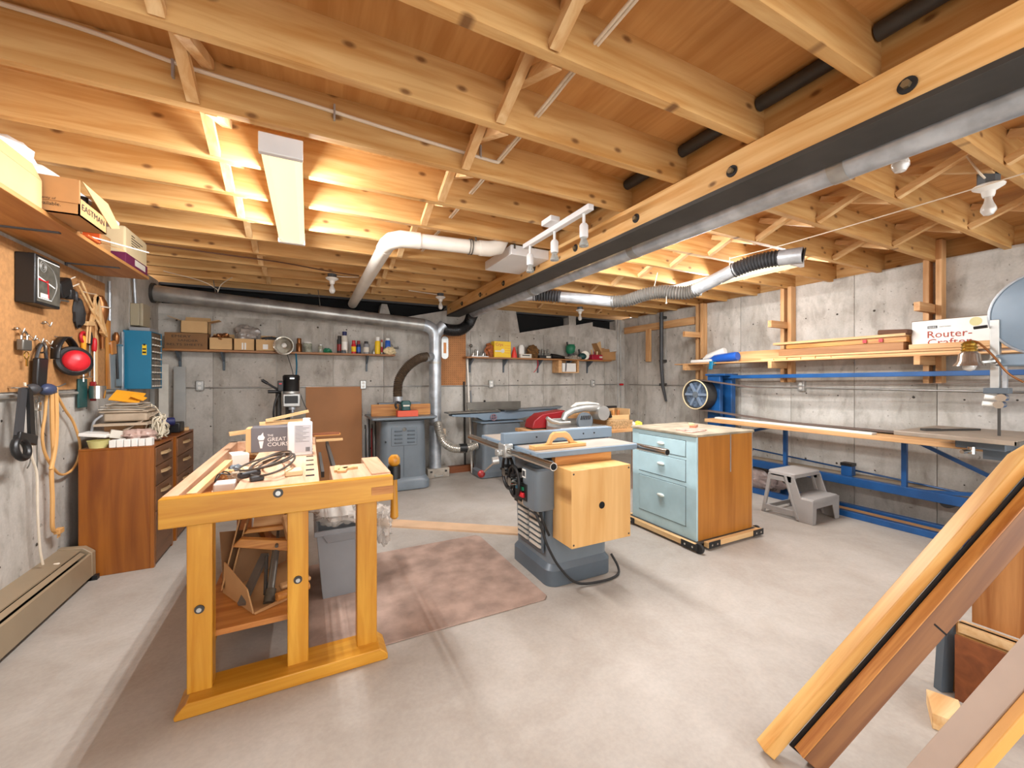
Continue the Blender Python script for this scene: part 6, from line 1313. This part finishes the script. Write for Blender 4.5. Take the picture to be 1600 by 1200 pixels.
carton('brown_carton', 'open brown carton with raised flaps at the shelf right end', 4.36, 4.68, YB-.16, YB-.01, ZS, ZS+.14, CARD, (('+y', .14, 80), ('-x', .16, 60), ('+x', .03, 30)))
solo('flap_card', 'tan cardboard piece sticking up behind the right-end carton', 'card', MB().prism([(4.34, YB-.02, ZS+.13), (4.50, YB-.02, ZS+.13), (4.47, YB-.02, ZS+.33), (4.38, YB-.02, ZS+.28), (4.30, YB-.02, ZS+.24)], (0, .006, 0)), CARDL)
wn = thing('radio_cubby', 'small wooden cubby holding a white box under the tool shelf', 'cubby', (3.7, yc, 1.42))
part('frame', B(3.50, 3.56, YB-.2, YB-.01, 1.43, 1.612).box(3.86, 3.89, YB-.2, YB-.01, 1.43, 1.612).box(3.50, 3.89, YB-.2, YB-.01, 1.415, 1.43).box(3.56, 3.86, YB-.02, YB-.008, 1.43, 1.612), FX, wn, .002)
part('white_box', B(3.58, 3.84, YB-.19, YB-.06, 1.431, 1.57), WHITE, wn, .006)
part('cord', MB().tube([(3.64, YB-.205, 1.61), (3.635, YB-.205, 1.5), (3.63, YB-.205, 1.44)], .008), DARKG, wn)
solo('red_wire', 'thin red wire with black plug hanging under the tool shelf', 'wire', MB().tube([(3.12, YB-.19, 1.615), (3.13, YB-.195, 1.54), (3.10, YB-.19, 1.46), (3.06, YB-.185, 1.42)], .005), RED)
# ---------------------------------------------------------------- ceiling lamps
def fixture(label, x, y0, y1, w, z0, z1, k=1):
    t = thing('fluorescent_light', label, 'light', (x, (y0+y1)/2, z0), 'fluorescent fixtures on the joists')
    part('housing', B(x-w/2, x+w/2, y0+.03, y1-.03, z1-.03, z1), WHITEM, t)
    part('end_cap', B(x-w/2-.004, x+w/2+.004, y0, y0+.03, z0, z1), WHITEM, t, .004)
    part('end_cap', B(x-w/2-.004, x+w/2+.004, y1-.03, y1, z0, z1), WHITEM, t, .004)
    prof = [(-w/2, z1-.03), (-w/2, z0+.03), (-w/2+.03, z0+.004), (-.02, z0+.012), (.02, z0+.012), (w/2-.03, z0+.004), (w/2, z0+.03), (w/2, z1-.03)]
    part('diffuser', MB().prism([(x+a, y0+.03, b) for a, b in prof], (0, y1-y0-.06, 0)), TUBEM, t)
    for dx in (-.036, .036):
        ld = bpy.data.lights.new('fluorescent_tube', 'AREA'); ld.shape = 'RECTANGLE'; ld.size = .026; ld.size_y = y1-y0-.1
        ld.energy = LIGHT_TUBE*k; ld.color = (.95, .975, 1); ld.spread = math.pi
        lo = bpy.data.objects.new('fluorescent_tube', ld); COL.objects.link(lo); lo.parent = t
        lo.location = (dx, 0, -.003)
    for sgn in (-1, 1):
        l2 = bpy.data.lights.new('fluorescent_side_glow', 'AREA'); l2.shape = 'RECTANGLE'; l2.size = .02; l2.size_y = y1-y0-.1
        l2.energy = LIGHT_SIDE*k; l2.color = ld.color
        o2 = bpy.data.objects.new('fluorescent_side_glow', l2); COL.objects.link(o2); o2.parent = t
        o2.location = (sgn*(w/2+.006), 0, z1-z0-.045); o2.rotation_euler = (0, -sgn*math.radians(68), 0)
    return t
fixture('long fluorescent light on the joists above the workbench', -.105, 1.99, 3.28, .16, 2.275, 2.36)
fixture('fluorescent light partly hidden behind the flexible duct', 3.70, 1.97, 3.25, .16, 2.275, 2.36, .62)
fixture('fluorescent light just showing beyond the beam pipe', 2.19, 1.85, 3.2, .15, 2.275, 2.36)
fixture('unseen fluorescent fill light added on the joists behind the viewer', -.1, -1.6, -.3, .16, 2.275, 2.36, .5)  # fill lamp added out of view behind the camera
fixture('unseen fluorescent fill light added behind the viewer, beyond the steel beam', 3.2, -1.6, -.3, .16, 2.275, 2.36, .5)  # second added fill lamp, likewise out of view
# ---------------------------------------------------------------- end
